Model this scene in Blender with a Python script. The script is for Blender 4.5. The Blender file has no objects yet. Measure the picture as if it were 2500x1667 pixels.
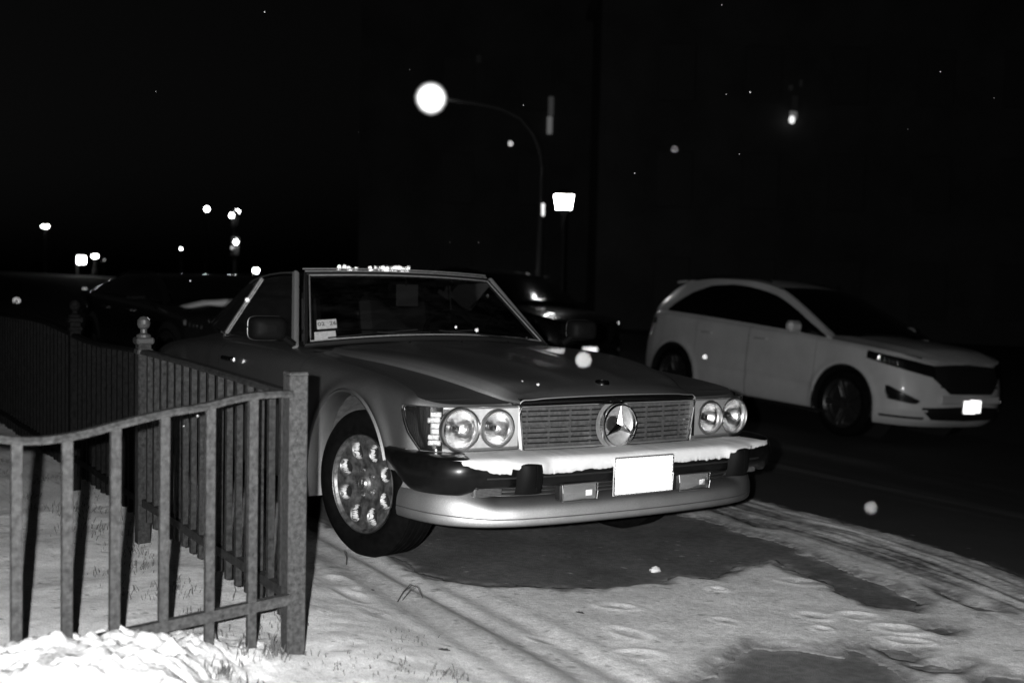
import bpy, math, random
import numpy as np
from mathutils import Vector, Matrix
random.seed(7); rng = np.random.RandomState(11)
PI = math.pi
scn = bpy.context.scene
COL = scn.collection
R = math.radians

# ------------------------------------------------------------------ helpers
def mesh_obj(name, verts, faces, mat=None, parent=None, smooth=True, mats=None, midx=None):
    me = bpy.data.meshes.new(name)
    me.from_pydata([tuple(map(float, v)) for v in verts], [], [tuple(map(int, f)) for f in faces])
    if mats:
        for m in mats: me.materials.append(m)
        if midx is not None: me.polygons.foreach_set('material_index', [int(i) for i in midx])
    elif mat: me.materials.append(mat)
    if smooth: me.polygons.foreach_set('use_smooth', [True]*len(me.polygons))
    me.update()
    if smooth and len(me.polygons) < 6000:
        try: me.set_sharp_from_angle(angle=R(42))
        except Exception: pass
    o = bpy.data.objects.new(name, me); COL.objects.link(o)
    if parent: o.parent = parent
    return o

def tag(o, label=None, cat=None, group=None, kind=None):
    if label: o['label'] = label
    if cat: o['category'] = cat
    if group: o['group'] = group
    if kind: o['kind'] = kind
    return o

def empty(name, loc, label, cat, group=None, rz=0):
    o = bpy.data.objects.new(name, None); COL.objects.link(o)
    o.empty_display_size = .2; o.location = loc; o.rotation_euler = (0, 0, rz)
    return tag(o, label, cat, group)

class MB:
    """collects shapes of one mesh"""
    def __init__(s): s.v = []; s.f = []; s.m = []
    def add(s, v, f, m=0):
        n = len(s.v); s.v += [tuple(map(float, p)) for p in v]; s.f += [tuple(int(i)+n for i in q) for q in f]; s.m += [m]*len(f)
        return s
    def grid(s, P, cu=False, cv=False, m=0):
        P = np.asarray(P, float); nu, nv = P.shape[:2]; f = []
        for i in range(nu if cu else nu-1):
            for j in range(nv if cv else nv-1):
                a = i*nv+j; b = ((i+1) % nu)*nv+j; c = ((i+1) % nu)*nv+(j+1) % nv; d = i*nv+(j+1) % nv
                f.append((a, b, c, d))
        return s.add(P.reshape(-1, 3), f, m)
    def box(s, c, d, rot=None, bev=0, m=0):
        x, y, z = [k/2 for k in d]
        if bev <= 0:
            V = [(i*x, j*y, k*z) for i in (-1, 1) for j in (-1, 1) for k in (-1, 1)]
            F = [(0, 1, 3, 2), (4, 6, 7, 5), (0, 4, 5, 1), (2, 3, 7, 6), (0, 2, 6, 4), (1, 5, 7, 3)]
        else:
            b = min(bev, x*.95, y*.95, z*.95); V = []; F = []; idx = {}
            for i in (-1, 1):
                for j in (-1, 1):
                    for k in (-1, 1):
                        for ax in range(3):
                            p = [i*(x-b), j*(y-b), k*(z-b)]
                            p[ax] = (i*x, j*y, k*z)[ax]; idx[(i, j, k, ax)] = len(V); V.append(tuple(p))
            g = lambda i, j, k, a: idx[(i, j, k, a)]
            for sg in (-1, 1):
                F.append((g(sg,-1,-1,0), g(sg,1,-1,0), g(sg,1,1,0), g(sg,-1,1,0)))
                F.append((g(-1,sg,-1,1), g(1,sg,-1,1), g(1,sg,1,1), g(-1,sg,1,1)))
                F.append((g(-1,-1,sg,2), g(1,-1,sg,2), g(1,1,sg,2), g(-1,1,sg,2)))
                for s2 in (-1, 1):
                    F.append((g(sg,s2,-1,0), g(sg,s2,1,0), g(sg,s2,1,1), g(sg,s2,-1,1)))
                    F.append((g(sg,-1,s2,0), g(sg,1,s2,0), g(sg,1,s2,2), g(sg,-1,s2,2)))
                    F.append((g(-1,sg,s2,1), g(1,sg,s2,1), g(1,sg,s2,2), g(-1,sg,s2,2)))
                    for s3 in (-1, 1): F.append((g(sg,s2,s3,0), g(sg,s2,s3,1), g(sg,s2,s3,2)))
        M = rot if rot is not None else Matrix.Identity(3)
        V = [tuple(M @ Vector(p) + Vector(c)) for p in V]
        return s.add(V, F, m)
    def sweep(s, path, prof, closed=False, up=(0, 0, 1), cap=True, scale=None, m=0):
        """prof: (a,b) pairs: a along side vector, b along up-ish"""
        P = [Vector(p) for p in path]; n = len(P); up = Vector(up); G = []
        for i in range(n):
            if closed: t = P[(i+1) % n]-P[i-1]
            else: t = P[min(i+1, n-1)]-P[max(i-1, 0)]
            t.normalize(); sd = t.cross(up)
            if sd.length < 1e-4: sd = t.cross(Vector((1, 0, .01)))
            sd.normalize(); u2 = sd.cross(t); k = scale[i] if scale is not None else 1
            G.append([tuple(P[i]+sd*a*k+u2*b*k) for a, b in prof])
        base = len(s.v); s.grid(G, cu=closed, cv=True, m=m)
        if cap and not closed:
            k = len(prof)
            s.f.append(tuple(base+j for j in range(k))); s.m.append(m)
            s.f.append(tuple(base+(n-1)*k+j for j in reversed(range(k)))); s.m.append(m)
        return s
    def tube(s, path, r, n=8, closed=False, scale=None, m=0):
        return s.sweep(path, [(r*math.cos(a*2*PI/n), r*math.sin(a*2*PI/n)) for a in range(n)], closed, scale=scale, m=m)
    def lathe(s, prof, n=32, axis='z', c=(0, 0, 0), m=0):
        G = []
        for i in range(n):
            a = 2*PI*i/n; row = []
            for r, h in prof:
                p = {'z': (r*math.cos(a), r*math.sin(a), h), 'y': (r*math.cos(a), h, r*math.sin(a)), 'x': (h, r*math.cos(a), r*math.sin(a))}[axis]
                row.append((p[0]+c[0], p[1]+c[1], p[2]+c[2]))
            G.append(row)
        return s.grid(G, cu=True, m=m)
    def build(s, name, mat=None, parent=None, smooth=True, mats=None):
        return mesh_obj(name, s.v, s.f, mat, parent, smooth, mats, s.m if mats else None)

def autosmooth(o, ang=35):
    me = o.data
    try: me.set_sharp_from_angle(angle=R(ang))
    except Exception: pass
    return o

def interp(x, pts):
    xs = [p[0] for p in pts]; ys = [p[1] for p in pts]
    return np.interp(x, xs, ys)
def spl(x, pts):
    """smooth monotone-ish cubic through points"""
    xs = np.array([p[0] for p in pts], float); ys = np.array([p[1] for p in pts], float)
    x = np.clip(np.asarray(x, float), xs[0], xs[-1])
    d = np.gradient(ys, xs) if len(xs) > 2 else np.full(2, (ys[1]-ys[0])/(xs[1]-xs[0]))
    i = np.clip(np.searchsorted(xs, x)-1, 0, len(xs)-2)
    h = xs[i+1]-xs[i]; t = (x-xs[i])/h
    return ((2*t**3-3*t**2+1)*ys[i]+(t**3-2*t**2+t)*h*d[i]+(-2*t**3+3*t**2)*ys[i+1]+(t**3-t**2)*h*d[i+1])
def sstep(a, b, x):
    t = np.clip((np.asarray(x, float)-a)/(b-a), 0, 1); return t*t*(3-2*t)

def vnoise(x, y, seed=0):
    x = np.asarray(x, float); y = np.asarray(y, float)
    xi = np.floor(x).astype(np.int64); yi = np.floor(y).astype(np.int64); xf = x-xi; yf = y-yi
    def h(a, b):
        n = (a*374761393+b*668265263+seed*1442695041) & 0xffffffff
        n = ((n ^ (n >> 13))*1274126177) & 0xffffffff
        return ((n ^ (n >> 16)) & 0xffff)/65535.
    u = xf*xf*(3-2*xf); v = yf*yf*(3-2*yf)
    return (h(xi, yi)*(1-u)+h(xi+1, yi)*u)*(1-v)+(h(xi, yi+1)*(1-u)+h(xi+1, yi+1)*u)*v
def fbm(x, y, o=4, seed=0, g=.5):
    a = 1; s = 0; t = 0
    for k in range(o):
        s = s+a*vnoise(x*2**k+17*k, y*2**k-9*k, seed+k); t += a; a *= g
    return s/t

# ------------------------------------------------------------------ materials (grey: a black and white picture)
def mat(name, c=.2, rough=.5, metal=0, coat=0, spec=.5, bump=None, vary=None, rvary=None, emit=0, coat_r=.05, aniso=0):
    m = bpy.data.materials.new(name); m.use_nodes = True; nt = m.node_tree; b = nt.nodes['Principled BSDF']
    b.inputs['Base Color'].default_value = (c, c, c, 1); b.inputs['Roughness'].default_value = rough
    b.inputs['Metallic'].default_value = metal; b.inputs['Coat Weight'].default_value = coat
    b.inputs['Coat Roughness'].default_value = coat_r
    b.inputs['Specular IOR Level'].default_value = spec
    tc = nt.nodes.new('ShaderNodeTexCoord')
    def noise(scale, detail=4, rgh=.6):
        n = nt.nodes.new('ShaderNodeTexNoise'); n.inputs['Scale'].default_value = scale
        n.inputs['Detail'].default_value = detail; n.inputs['Roughness'].default_value = rgh
        nt.links.new(tc.outputs['Object'], n.inputs['Vector']); return n
    if vary:   # (scale, low, high[, contrast])
        n = noise(vary[0]); k = vary[3] if len(vary) > 3 else .25
        r = nt.nodes.new('ShaderNodeMapRange'); r.inputs['From Min'].default_value = .5-k; r.inputs['From Max'].default_value = .5+k
        r.inputs['To Min'].default_value = vary[1]; r.inputs['To Max'].default_value = vary[2]
        nt.links.new(n.outputs['Fac'], r.inputs['Value'])
        cb = nt.nodes.new('ShaderNodeCombineColor')
        for q in ('Red', 'Green', 'Blue'): nt.links.new(r.outputs['Result'], cb.inputs[q])
        nt.links.new(cb.outputs['Color'], b.inputs['Base Color'])
    if rvary:
        n = noise(rvary[0]); r = nt.nodes.new('ShaderNodeMapRange')
        r.inputs['From Min'].default_value = .3; r.inputs['From Max'].default_value = .7
        r.inputs['To Min'].default_value = rvary[1]; r.inputs['To Max'].default_value = rvary[2]
        nt.links.new(n.outputs['Fac'], r.inputs['Value']); nt.links.new(r.outputs['Result'], b.inputs['Roughness'])
    if bump:   # (scale, distance)
        n = noise(bump[0], 5, .65); bn = nt.nodes.new('ShaderNodeBump'); bn.inputs['Distance'].default_value = bump[1]
        bn.inputs['Strength'].default_value = bump[2] if len(bump) > 2 else 1
        nt.links.new(n.outputs['Fac'], bn.inputs['Height']); nt.links.new(bn.outputs['Normal'], b.inputs['Normal'])
    if emit:
        b.inputs['Emission Color'].default_value = (1, 1, 1, 1); b.inputs['Emission Strength'].default_value = emit
    return m
def glass(name, tint=.5, refl=.1, rough=.02, dirt=0):
    m = bpy.data.materials.new(name); m.use_nodes = True; nt = m.node_tree
    for n in list(nt.nodes): nt.nodes.remove(n)
    out = nt.nodes.new('ShaderNodeOutputMaterial'); t = nt.nodes.new('ShaderNodeBsdfTransparent'); t.inputs[0].default_value = (tint, tint, tint, 1)
    g = nt.nodes.new('ShaderNodeBsdfGlossy'); g.inputs['Roughness'].default_value = rough; g.inputs[0].default_value = (1, 1, 1, 1)
    mx = nt.nodes.new('ShaderNodeMixShader'); lw = nt.nodes.new('ShaderNodeLayerWeight'); lw.inputs['Blend'].default_value = .2
    ma = nt.nodes.new('ShaderNodeMath'); ma.operation = 'MULTIPLY_ADD'; ma.inputs[1].default_value = .8; ma.inputs[2].default_value = refl*.4
    nt.links.new(lw.outputs['Fresnel'], ma.inputs[0]); nt.links.new(ma.outputs[0], mx.inputs[0])
    nt.links.new(t.outputs[0], mx.inputs[1]); nt.links.new(g.outputs[0], mx.inputs[2])
    last = mx
    if dirt:
        d = nt.nodes.new('ShaderNodeBsdfDiffuse'); d.inputs[0].default_value = (.6, .6, .6, 1)
        n = nt.nodes.new('ShaderNodeTexNoise'); n.inputs['Scale'].default_value = 5; n.inputs['Detail'].default_value = 8; n.inputs['Roughness'].default_value = .75
        mr = nt.nodes.new('ShaderNodeMapRange'); mr.inputs['From Min'].default_value = .45; mr.inputs['From Max'].default_value = .8; mr.inputs['To Max'].default_value = dirt
        nt.links.new(n.outputs['Fac'], mr.inputs['Value'])
        m2 = nt.nodes.new('ShaderNodeMixShader'); nt.links.new(mr.outputs['Result'], m2.inputs[0])
        nt.links.new(last.outputs[0], m2.inputs[1]); nt.links.new(d.outputs[0], m2.inputs[2]); last = m2
    nt.links.new(last.outputs[0], out.inputs[0]); return m
def emis(name, s):
    m = bpy.data.materials.new(name); m.use_nodes = True; nt = m.node_tree
    for n in list(nt.nodes): nt.nodes.remove(n)
    out = nt.nodes.new('ShaderNodeOutputMaterial'); e = nt.nodes.new('ShaderNodeEmission'); e.inputs[1].default_value = s
    nt.links.new(e.outputs[0], out.inputs[0]); return m
def soft_emis(name, s):
    m = emis(name, s); nt = m.node_tree; e = [n for n in nt.nodes if n.type == 'EMISSION'][0]
    lw = nt.nodes.new('ShaderNodeLayerWeight'); lw.inputs['Blend'].default_value = .5
    a = nt.nodes.new('ShaderNodeMath'); a.operation = 'SUBTRACT'; a.inputs[0].default_value = 1; nt.links.new(lw.outputs['Facing'], a.inputs[1])
    p = nt.nodes.new('ShaderNodeMath'); p.operation = 'POWER'; p.inputs[1].default_value = 5.0; nt.links.new(a.outputs[0], p.inputs[0])
    k = nt.nodes.new('ShaderNodeMath'); k.operation = 'MULTIPLY'; k.inputs[1].default_value = s; nt.links.new(p.outputs[0], k.inputs[0]); nt.links.new(k.outputs[0], e.inputs[1]); return m
def retro(name, rough=.22, dif=.35):
    m = bpy.data.materials.new(name); m.use_nodes = True; nt = m.node_tree
    for n in list(nt.nodes): nt.nodes.remove(n)
    out = nt.nodes.new('ShaderNodeOutputMaterial'); g = nt.nodes.new('ShaderNodeBsdfGlossy'); g.inputs['Roughness'].default_value = rough
    g.inputs[0].default_value = (.97, .97, .97, 1); d = nt.nodes.new('ShaderNodeBsdfDiffuse'); d.inputs[0].default_value = (.9, .9, .9, 1)
    mx = nt.nodes.new('ShaderNodeMixShader'); mx.inputs[0].default_value = dif
    nt.links.new(g.outputs[0], mx.inputs[1]); nt.links.new(d.outputs[0], mx.inputs[2]); nt.links.new(mx.outputs[0], out.inputs[0]); return m

M = {}
M['paint'] = mat('silver_metallic_paint', .44, .40, .955, .15, vary=(380, .26, .58, .2), bump=(700, .0002, .35), coat_r=.12)
def facing_shade_paint(name, dark, bright, k, rough):
    """metallic flake paint: highlight and edge-on shade painted into base colour by facing"""
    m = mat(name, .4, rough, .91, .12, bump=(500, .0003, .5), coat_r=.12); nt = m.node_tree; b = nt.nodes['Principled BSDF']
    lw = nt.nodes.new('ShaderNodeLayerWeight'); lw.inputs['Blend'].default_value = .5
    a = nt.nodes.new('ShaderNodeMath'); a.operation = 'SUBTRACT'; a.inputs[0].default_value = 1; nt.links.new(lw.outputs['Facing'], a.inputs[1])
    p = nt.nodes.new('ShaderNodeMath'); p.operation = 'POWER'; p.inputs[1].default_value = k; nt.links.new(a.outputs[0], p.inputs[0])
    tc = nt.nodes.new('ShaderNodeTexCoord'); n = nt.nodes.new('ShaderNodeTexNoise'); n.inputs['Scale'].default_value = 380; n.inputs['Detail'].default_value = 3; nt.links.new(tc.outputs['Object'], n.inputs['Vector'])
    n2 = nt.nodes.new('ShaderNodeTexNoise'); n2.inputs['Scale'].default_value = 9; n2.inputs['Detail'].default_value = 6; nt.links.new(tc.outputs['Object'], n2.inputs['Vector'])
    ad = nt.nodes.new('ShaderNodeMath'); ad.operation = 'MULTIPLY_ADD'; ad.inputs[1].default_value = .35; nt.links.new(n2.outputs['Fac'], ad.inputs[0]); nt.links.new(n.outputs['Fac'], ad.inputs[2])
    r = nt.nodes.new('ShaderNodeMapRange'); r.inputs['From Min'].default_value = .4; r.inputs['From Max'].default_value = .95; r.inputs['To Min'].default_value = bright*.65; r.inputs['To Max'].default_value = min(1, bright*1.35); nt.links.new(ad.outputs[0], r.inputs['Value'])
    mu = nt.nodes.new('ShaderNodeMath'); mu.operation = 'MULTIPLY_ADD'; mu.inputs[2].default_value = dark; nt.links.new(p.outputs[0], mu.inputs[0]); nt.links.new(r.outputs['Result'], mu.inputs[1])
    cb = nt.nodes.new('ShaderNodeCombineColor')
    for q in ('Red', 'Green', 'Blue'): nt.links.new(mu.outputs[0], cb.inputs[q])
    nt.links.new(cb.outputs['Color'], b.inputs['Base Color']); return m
M['paint'] = facing_shade_paint('silver_metallic_flake_paint', .075, .92, 2.0, .60)  # bright when faced, dark edge-on: shading put into the colour
M['gloss_black'] = mat('gloss_black_trim', .004, .2, 0, .6)
M['chrome'] = mat('chrome', .75, .14, 1, bump=(60, .0006, .2))
M['satin'] = mat('satin_metal', .55, .38, 1, bump=(300, .0004, .3))
M['slat'] = mat('grille_slat_metal', .16, .5, .5, vary=(60, .09, .22))
M['trim'] = mat('brushed_bright_trim', .6, .45, .6, vary=(50, .45, .75))
M['pillar'] = mat('lit_grey_pillar_paint', .30, .5, .3, .2, vary=(200, .24, .36))  # lighter than the body paint: the pillar's lit side put into the colour
M['rubber'] = mat('black_bumper_rubber', .005, .30, 0, .12, spec=.3, vary=(40, .003, .008), coat_r=.2)
M['guard'] = mat('matt_guard_rubber', .004, .6, spec=.15)
M['tyre'] = mat('tyre_rubber', .006, .85, spec=.04, vary=(30, .003, .009), bump=(200, .001, .3))
M['black'] = mat('matt_black', .008, .7)
M['dark'] = mat('dark_trim', .02, .45)
M['seat'] = mat('dark_leather', .03, .5, bump=(60, .002, .4))
M['glass'] = glass('car_window_glass', .55, .05, .03, .022)
M['lens'] = glass('lamp_lens_glass', .93, .18, .06)
M['reflector'] = mat('lamp_reflector', .8, .24, 1, bump=(28, .006, .6))
M['bezel'] = mat('lamp_bezel', .30, .48, .7, bump=(40, .001, .3))
M['white_plate'] = mat('white_enamel', .85, .4)
M['retro'] = retro('retroreflective_sheet')
M['bevel'] = mat('machined_bevel', .85, .6, .3, vary=(60, .7, .95))
M['rim'] = mat('alloy_rim', .5, .42, .8, vary=(34, .08, .42, .2), rvary=(30, .35, .6), bump=(120, .0008, .35))
M['snowpack'] = mat('bumper_snow', .86, .85, bump=(60, .003, .5), vary=(14, .78, .9))
M['iron'] = mat('weathered_black_iron', .12, .6, .1, 0, spec=.25, vary=(70, .018, .095, .25), bump=(120, .003, .8))
M['suvpaint'] = mat('white_suv_paint', .68, .4, 0, .5, vary=(3, .60, .76), coat_r=.1)
M['darkpaint'] = mat('dark_car_paint', .012, .25, .2, 1, vary=(4, .008, .016))
M['paper'] = mat('sticker_paper', .72, .6, vary=(70, .5, .8))
M['card'] = mat('grey_card', .22, .7)
M['ink'] = mat('printed_ink', .03, .6)
M['brick'] = mat('dark_building_wall', .055, .9, vary=(.5, .035, .075))
M['dark_window'] = mat('unlit_window', .052, .7, spec=.3)
M['bark'] = mat('tree_bark', .06, .9, bump=(20, .02))
M['pole'] = mat('painted_steel_pole', .07, .6, .1)
M['flake'] = mat('snowflake', .9, .9)
M['twig'] = mat('dead_twig', .03, .8)
M['leaf'] = mat('dead_leaf', .06, .7)
M['grassm'] = mat('dry_grass', .09, .8)
M['win_dim'] = emis('dim_window_light', .03)
M['win_vdim'] = emis('very_dim_window_light', .006)
M['lamp'] = emis('lit_lamp', 26)
M['glow_soft'] = emis('dim_glow', 1.2)  # dim lamps, also glints put in as emission
M['bulb'] = emis('fairy_bulb', 5.0)
M['sign'] = emis('lit_sign', 1.5)
M['tail'] = mat('tail_lamp_lens', .08, .15, .2, 1)

# ------------------------------------------------------------------ ground
FLASH = 980.; SKY = .030; CARD = (0, .021, 1.122)
CAMP = np.array([4.3681, -2.8786, 1.2047])
def ground_z(x, y):
    """street level, verge on the near side, road falling away on the far side"""
    x = np.asarray(x, float); y = np.asarray(y, float)
    v = .088*sstep(-.80, -1.5, y)+.028*np.exp(-((y+.93)/.10)**2)*sstep(2.6, 1.6, x)
    far = -.40*sstep(1.5, 6.5, y)-.03*np.maximum(0, y-6.5)*np.where(y < 16, 1, 16/np.maximum(y, 1))-.031*(x+3.9)*sstep(1.5, 6.5, y)*(np.abs(x) < 60)
    return v+far

def pip(x, y, poly):
    ins = np.zeros(x.shape, bool); n = len(poly); dist = np.full(x.shape, 9.)
    for i in range(n):
        x1, y1 = poly[i]; x2, y2 = poly[(i+1) % n]
        c = ((y1 > y) != (y2 > y)); xi = (x2-x1)*(y-y1)/((y2-y1) if y2 != y1 else 1e-9)+x1
        ins ^= c & (x < xi)
        dx, dy = x2-x1, y2-y1; t = np.clip(((x-x1)*dx+(y-y1)*dy)/(dx*dx+dy*dy+1e-9), 0, 1)
        dist = np.minimum(dist, np.hypot(x-x1-t*dx, y-y1-t*dy))
    return np.where(ins, -dist, dist)
EDGE = [(-9, 1.95), (-.286, 1.80), (.107, 1.75), (.424, 1.745), (.757, 1.735), (1.045, 1.69), (1.305, 1.63), (1.49, 1.59), (1.646, 1.541), (2.2, 1.36), (3.0, 1.05), (3.8, .7)]
BAND_OUT = [(-9.2, 1.95)]+EDGE[1:]+[(3.8, -5.8), (-9.2, -5.8)]
def BANDCOORD(x, y): return y-np.interp(x, [p[0] for p in EDGE], [p[1] for p in EDGE])
BARE = [([(-3.6, -.62), (-.356, -.62), (-.097, -.639), (.097, -.638), (.311, -.683), (.459, -.669), (.533, -.632), (.606, -.595), (.698, -.477), (.782, -.347), (.876, -.223), (.918, -.1), (.946, -.002), (.959, .127), (.914, .229), (.963, .267), (1.023, .321), (.991, .454), (.931, .63), (.896, .777), (.925, .83), (1.095, .729), (1.225, .717), (1.433, .635), (1.593, .596), (1.673, .63), (1.751, .683), (1.693, .821), (1.585, .863), (1.419, .912), (1.236, .96), (1.114, .967), (.939, 1.016), (.682, 1.077), (.52, 1.066), (.22, 1.134), (-.019, 1.114), (-.181, 1.224), (-3.6, 1.2)], .10),
 ([(1.887, -.54), (1.826, -.399), (1.765, -.253), (1.726, -.153), (1.774, -.086), (1.839, -.038), (1.899, -.001), (1.957, .035), (1.908, .134), (1.973, .113), (2.055, .094), (2.118, .08), (2.213, .028), (2.36, -.03), (2.3, -.9), (1.95, -.66)], .05),
 ([(1.97, .209), (1.978, .258), (2.04, .281), (2.094, .26), (2.115, .199), (2.045, .173)], .04),
 ([(1.888, .538), (1.911, .619), (1.966, .599), (1.978, .545), (1.931, .517)], .04),
 ([(2.109, .157), (2.142, .247), (2.199, .253), (2.219, .319), (2.241, .235), (2.196, .172), (2.142, .154)], .04),
 ([(-.253, 1.435), (-.214, 1.461), (.06, 1.359), (.325, 1.334), (.468, 1.279), (.401, 1.232), (.171, 1.299), (-.097, 1.339)], .05),
 ([(1.543, 1.034), (1.601, 1.039), (1.752, .974), (1.859, .984), (1.905, .957), (1.867, .911), (1.694, .963)], .05),
 ([(2.32, .214), (2.307, .319), (2.376, .38), (2.6, .285), (2.361, .154)], .04)]
PRINTS = [(1.61, .283, .5, .07, .045, .006), (1.734, .187, .2, .04, .03, .006), (1.69, .43, .9, .08, .05, .008), (1.252, .608, .6, .10, .055, .007), (1.871, .431, .6, .09, .05, .007), (1.177, .22, .3, .04, .03, .008),
 (.503, -1.09, .1, .10, .05, .007), (.72, -1.15, .1, .12, .055, .008), (.99, -1.19, .0, .09, .05, .006), (1.169, -.284, .7, .08, .04, .006), (1.437, -.443, .2, .09, .045, .006), (1.82, .93, .1, .09, .04, .006), (1.97, .34, .7, .08, .04, .007),
 (1.36, -.75, .4, .07, .04, .005), (1.62, -.55, .8, .08, .045, .006), (1.5, -.05, .3, .06, .035, .005)]


def ground_mesh(name, xs, ys, zf, m, attr=None):
    X, Y = np.meshgrid(xs, ys, indexing='ij'); Z = zf(X, Y); nu, nv = X.shape
    V = np.stack([X, Y, Z], -1).reshape(-1, 3)
    i = np.arange(nu-1)[:, None]*nv+np.arange(nv-1)[None, :]
    F = np.stack([i, i+nv, i+nv+1, i+1], -1).reshape(-1, 4)
    me = bpy.data.meshes.new(name); me.vertices.add(len(V)); me.vertices.foreach_set('co', V.ravel())
    me.loops.add(F.size); me.loops.foreach_set('vertex_index', F.ravel()); me.polygons.add(len(F))
    me.polygons.foreach_set('loop_start', np.arange(len(F))*4); me.polygons.foreach_set('loop_total', np.full(len(F), 4))
    me.polygons.foreach_set('use_smooth', np.ones(len(F), bool)); me.update(); me.materials.append(m)
    if attr is not None:
        a = me.attributes.new('tone', 'FLOAT', 'POINT'); a.data.foreach_set('value', attr(X, Y).ravel().astype(np.float32))
    o = bpy.data.objects.new(name, me); COL.objects.link(o); return o

def tonemat(name, rough, bump, spec=.5, extra=(120, .12)):
    m = bpy.data.materials.new(name); m.use_nodes = True; nt = m.node_tree; b = nt.nodes['Principled BSDF']
    b.inputs['Roughness'].default_value = rough; b.inputs['Specular IOR Level'].default_value = spec
    at = nt.nodes.new('ShaderNodeAttribute'); at.attribute_name = 'tone'
    tc = nt.nodes.new('ShaderNodeTexCoord')
    n = nt.nodes.new('ShaderNodeTexNoise'); n.inputs['Scale'].default_value = extra[0]; n.inputs['Detail'].default_value = 6; n.inputs['Roughness'].default_value = .7
    nt.links.new(tc.outputs['Object'], n.inputs['Vector'])
    r = nt.nodes.new('ShaderNodeMapRange'); r.inputs['From Min'].default_value = .25; r.inputs['From Max'].default_value = .75
    r.inputs['To Min'].default_value = 1-extra[1]; r.inputs['To Max'].default_value = 1+extra[1]
    nt.links.new(n.outputs['Fac'], r.inputs['Value'])
    mu = nt.nodes.new('ShaderNodeMath'); mu.operation = 'MULTIPLY'; nt.links.new(at.outputs['Fac'], mu.inputs[0]); nt.links.new(r.outputs['Result'], mu.inputs[1])
    cb = nt.nodes.new('ShaderNodeCombineColor')
    for q in ('Red', 'Green', 'Blue'): nt.links.new(mu.outputs[0], cb.inputs[q])
    nt.links.new(cb.outputs['Color'], b.inputs['Base Color'])
    n2 = nt.nodes.new('ShaderNodeTexNoise'); n2.inputs['Scale'].default_value = bump[0]; n2.inputs['Detail'].default_value = 6; n2.inputs['Roughness'].default_value = .7
    nt.links.new(tc.outputs['Object'], n2.inputs['Vector'])
    bn = nt.nodes.new('ShaderNodeBump'); bn.inputs['Distance'].default_value = bump[1]; bn.inputs['Strength'].default_value = .8
    nt.links.new(n2.outputs['Fac'], bn.inputs['Height']); nt.links.new(bn.outputs['Normal'], b.inputs['Normal'])
    return m
M['asphalt'] = tonemat('asphalt_frosted', .85, (140, .006), extra=(260, .75))
M['snow'] = tonemat('ground_snow', .9, (90, .005), .2, extra=(260, .55))

def asphalt_tone(x, y):
    near = sstep(2.2, 1.4, y)                      # frosted apron close by, wet black carriageway beyond
    d = pip(x, y, BAND_OUT)
    t = .016+.10*sstep(.05, -.15, d)
    t = t*(.55+.9*fbm(x*5, y*5, 5, 3))
    sl = fbm(y*7, x*.6, 4, 12); t = t+(.16*np.exp(-((y-3.9-.05*x)/.45)**2)+.10*np.exp(-((y-5.7)/.35)**2))*np.clip(sl-.42, 0, 1)*3*(np.abs(x) < 9)
    m = snow_mask(x, y); near_ = (np.abs(x) < 4) & (y < 2)
    fr = fbm(x*16, y*16, 4, 13); t = np.where(near_ & (m < 0), t+.22*sstep(-.07, 0, m+.05*(fr-.5))*np.clip(fr-.35, 0, 1)*2, t)
    t = t*(.7+.6*vnoise(x*70, y*70, 14)); t = np.where((vnoise(x*55, y*55, 15) > .965) & near_, t+.25, t)
    return np.where(y > 1.95, np.minimum(t, .14), t)

far_x = np.concatenate([-np.geomspace(220, 7, 26), np.linspace(-6.5, -.6, 60), np.linspace(-.58, 2.6, 300), np.linspace(2.7, 4.5, 20), np.geomspace(5, 60, 12)])
far_y = np.concatenate([-np.geomspace(80, 5, 14), np.linspace(-4.8, -.9, 30), np.linspace(-.88, 2.1, 280), np.linspace(2.2, 3, 12), np.linspace(3.1, 14, 60), np.geomspace(15, 260, 22)])

def snow_mask(x, y):
    """>0 snow depth factor, <0 bare"""
    nz = (fbm(x*9, y*9, 5, 21, .62)-.5)*1.3
    d = np.full(x.shape, 9.)
    for poly, rough in BARE: d = np.minimum(d, pip(x, y, poly)+nz*rough)
    o = -(pip(x, y, BAND_OUT)+nz*.10)              # inside the snow region
    return np.minimum(d, o)
def snow_height(x, y):
    m = snow_mask(x, y); base = ground_z(x, y)
    th = .012*sstep(-.01, .05, m)
    verge = sstep(-.95, -1.35, y)
    lump = fbm(x*3.1, y*3.1, 4, 5)-.5
    h = th+.014*verge+lump*(.012+.02*verge)*sstep(0, .15, m)+(fbm(x*16, y*16, 3, 8)-.5)*.003*sstep(0, .08, m)
    # churned snow heaped in front of the railing
    c = heap(x, y)
    wx = x+.07*fbm(x*7, y*7, 2, 35); wy = y+.07*fbm(x*7, y*7, 2, 36); cl = 1.35*fbm(wx*8, wy*8, 4, 31, .6)+.35*(1-np.abs(fbm(wx*17, wy*17, 3, 32)-.5)*4)-.2; cl2 = fbm(x*34, y*34, 4, 33, .6)
    h = h+c*(.045+.055*cl+.050*(cl2-.35)+.085*sstep(-1.80, -2.25, y))
    # tyre tracks along the kerb line
    h = h+TRACK(x, y)
    for (fx, fy, a, r1, r2, hh) in PRINTS:
        dx = x-fx; dy = y-fy; u = (dx*math.cos(a)+dy*math.sin(a))/r1; v = (-dx*math.sin(a)+dy*math.cos(a))/r2
        rr = np.hypot(u, v); h = h+.8*hh*(.7*np.exp(-((rr-1)/.30)**2)*(.3+1.2*vnoise(x*14+fx*9, y*14, 6))-.7*np.exp(-(rr/.75)**2)*(.4+1.0*vnoise(x*60, y*60, 4)))*(m > 0)
    return base+np.where(m < -.01, -.02, h*sstep(-.012, .03, m)+.003)
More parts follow.
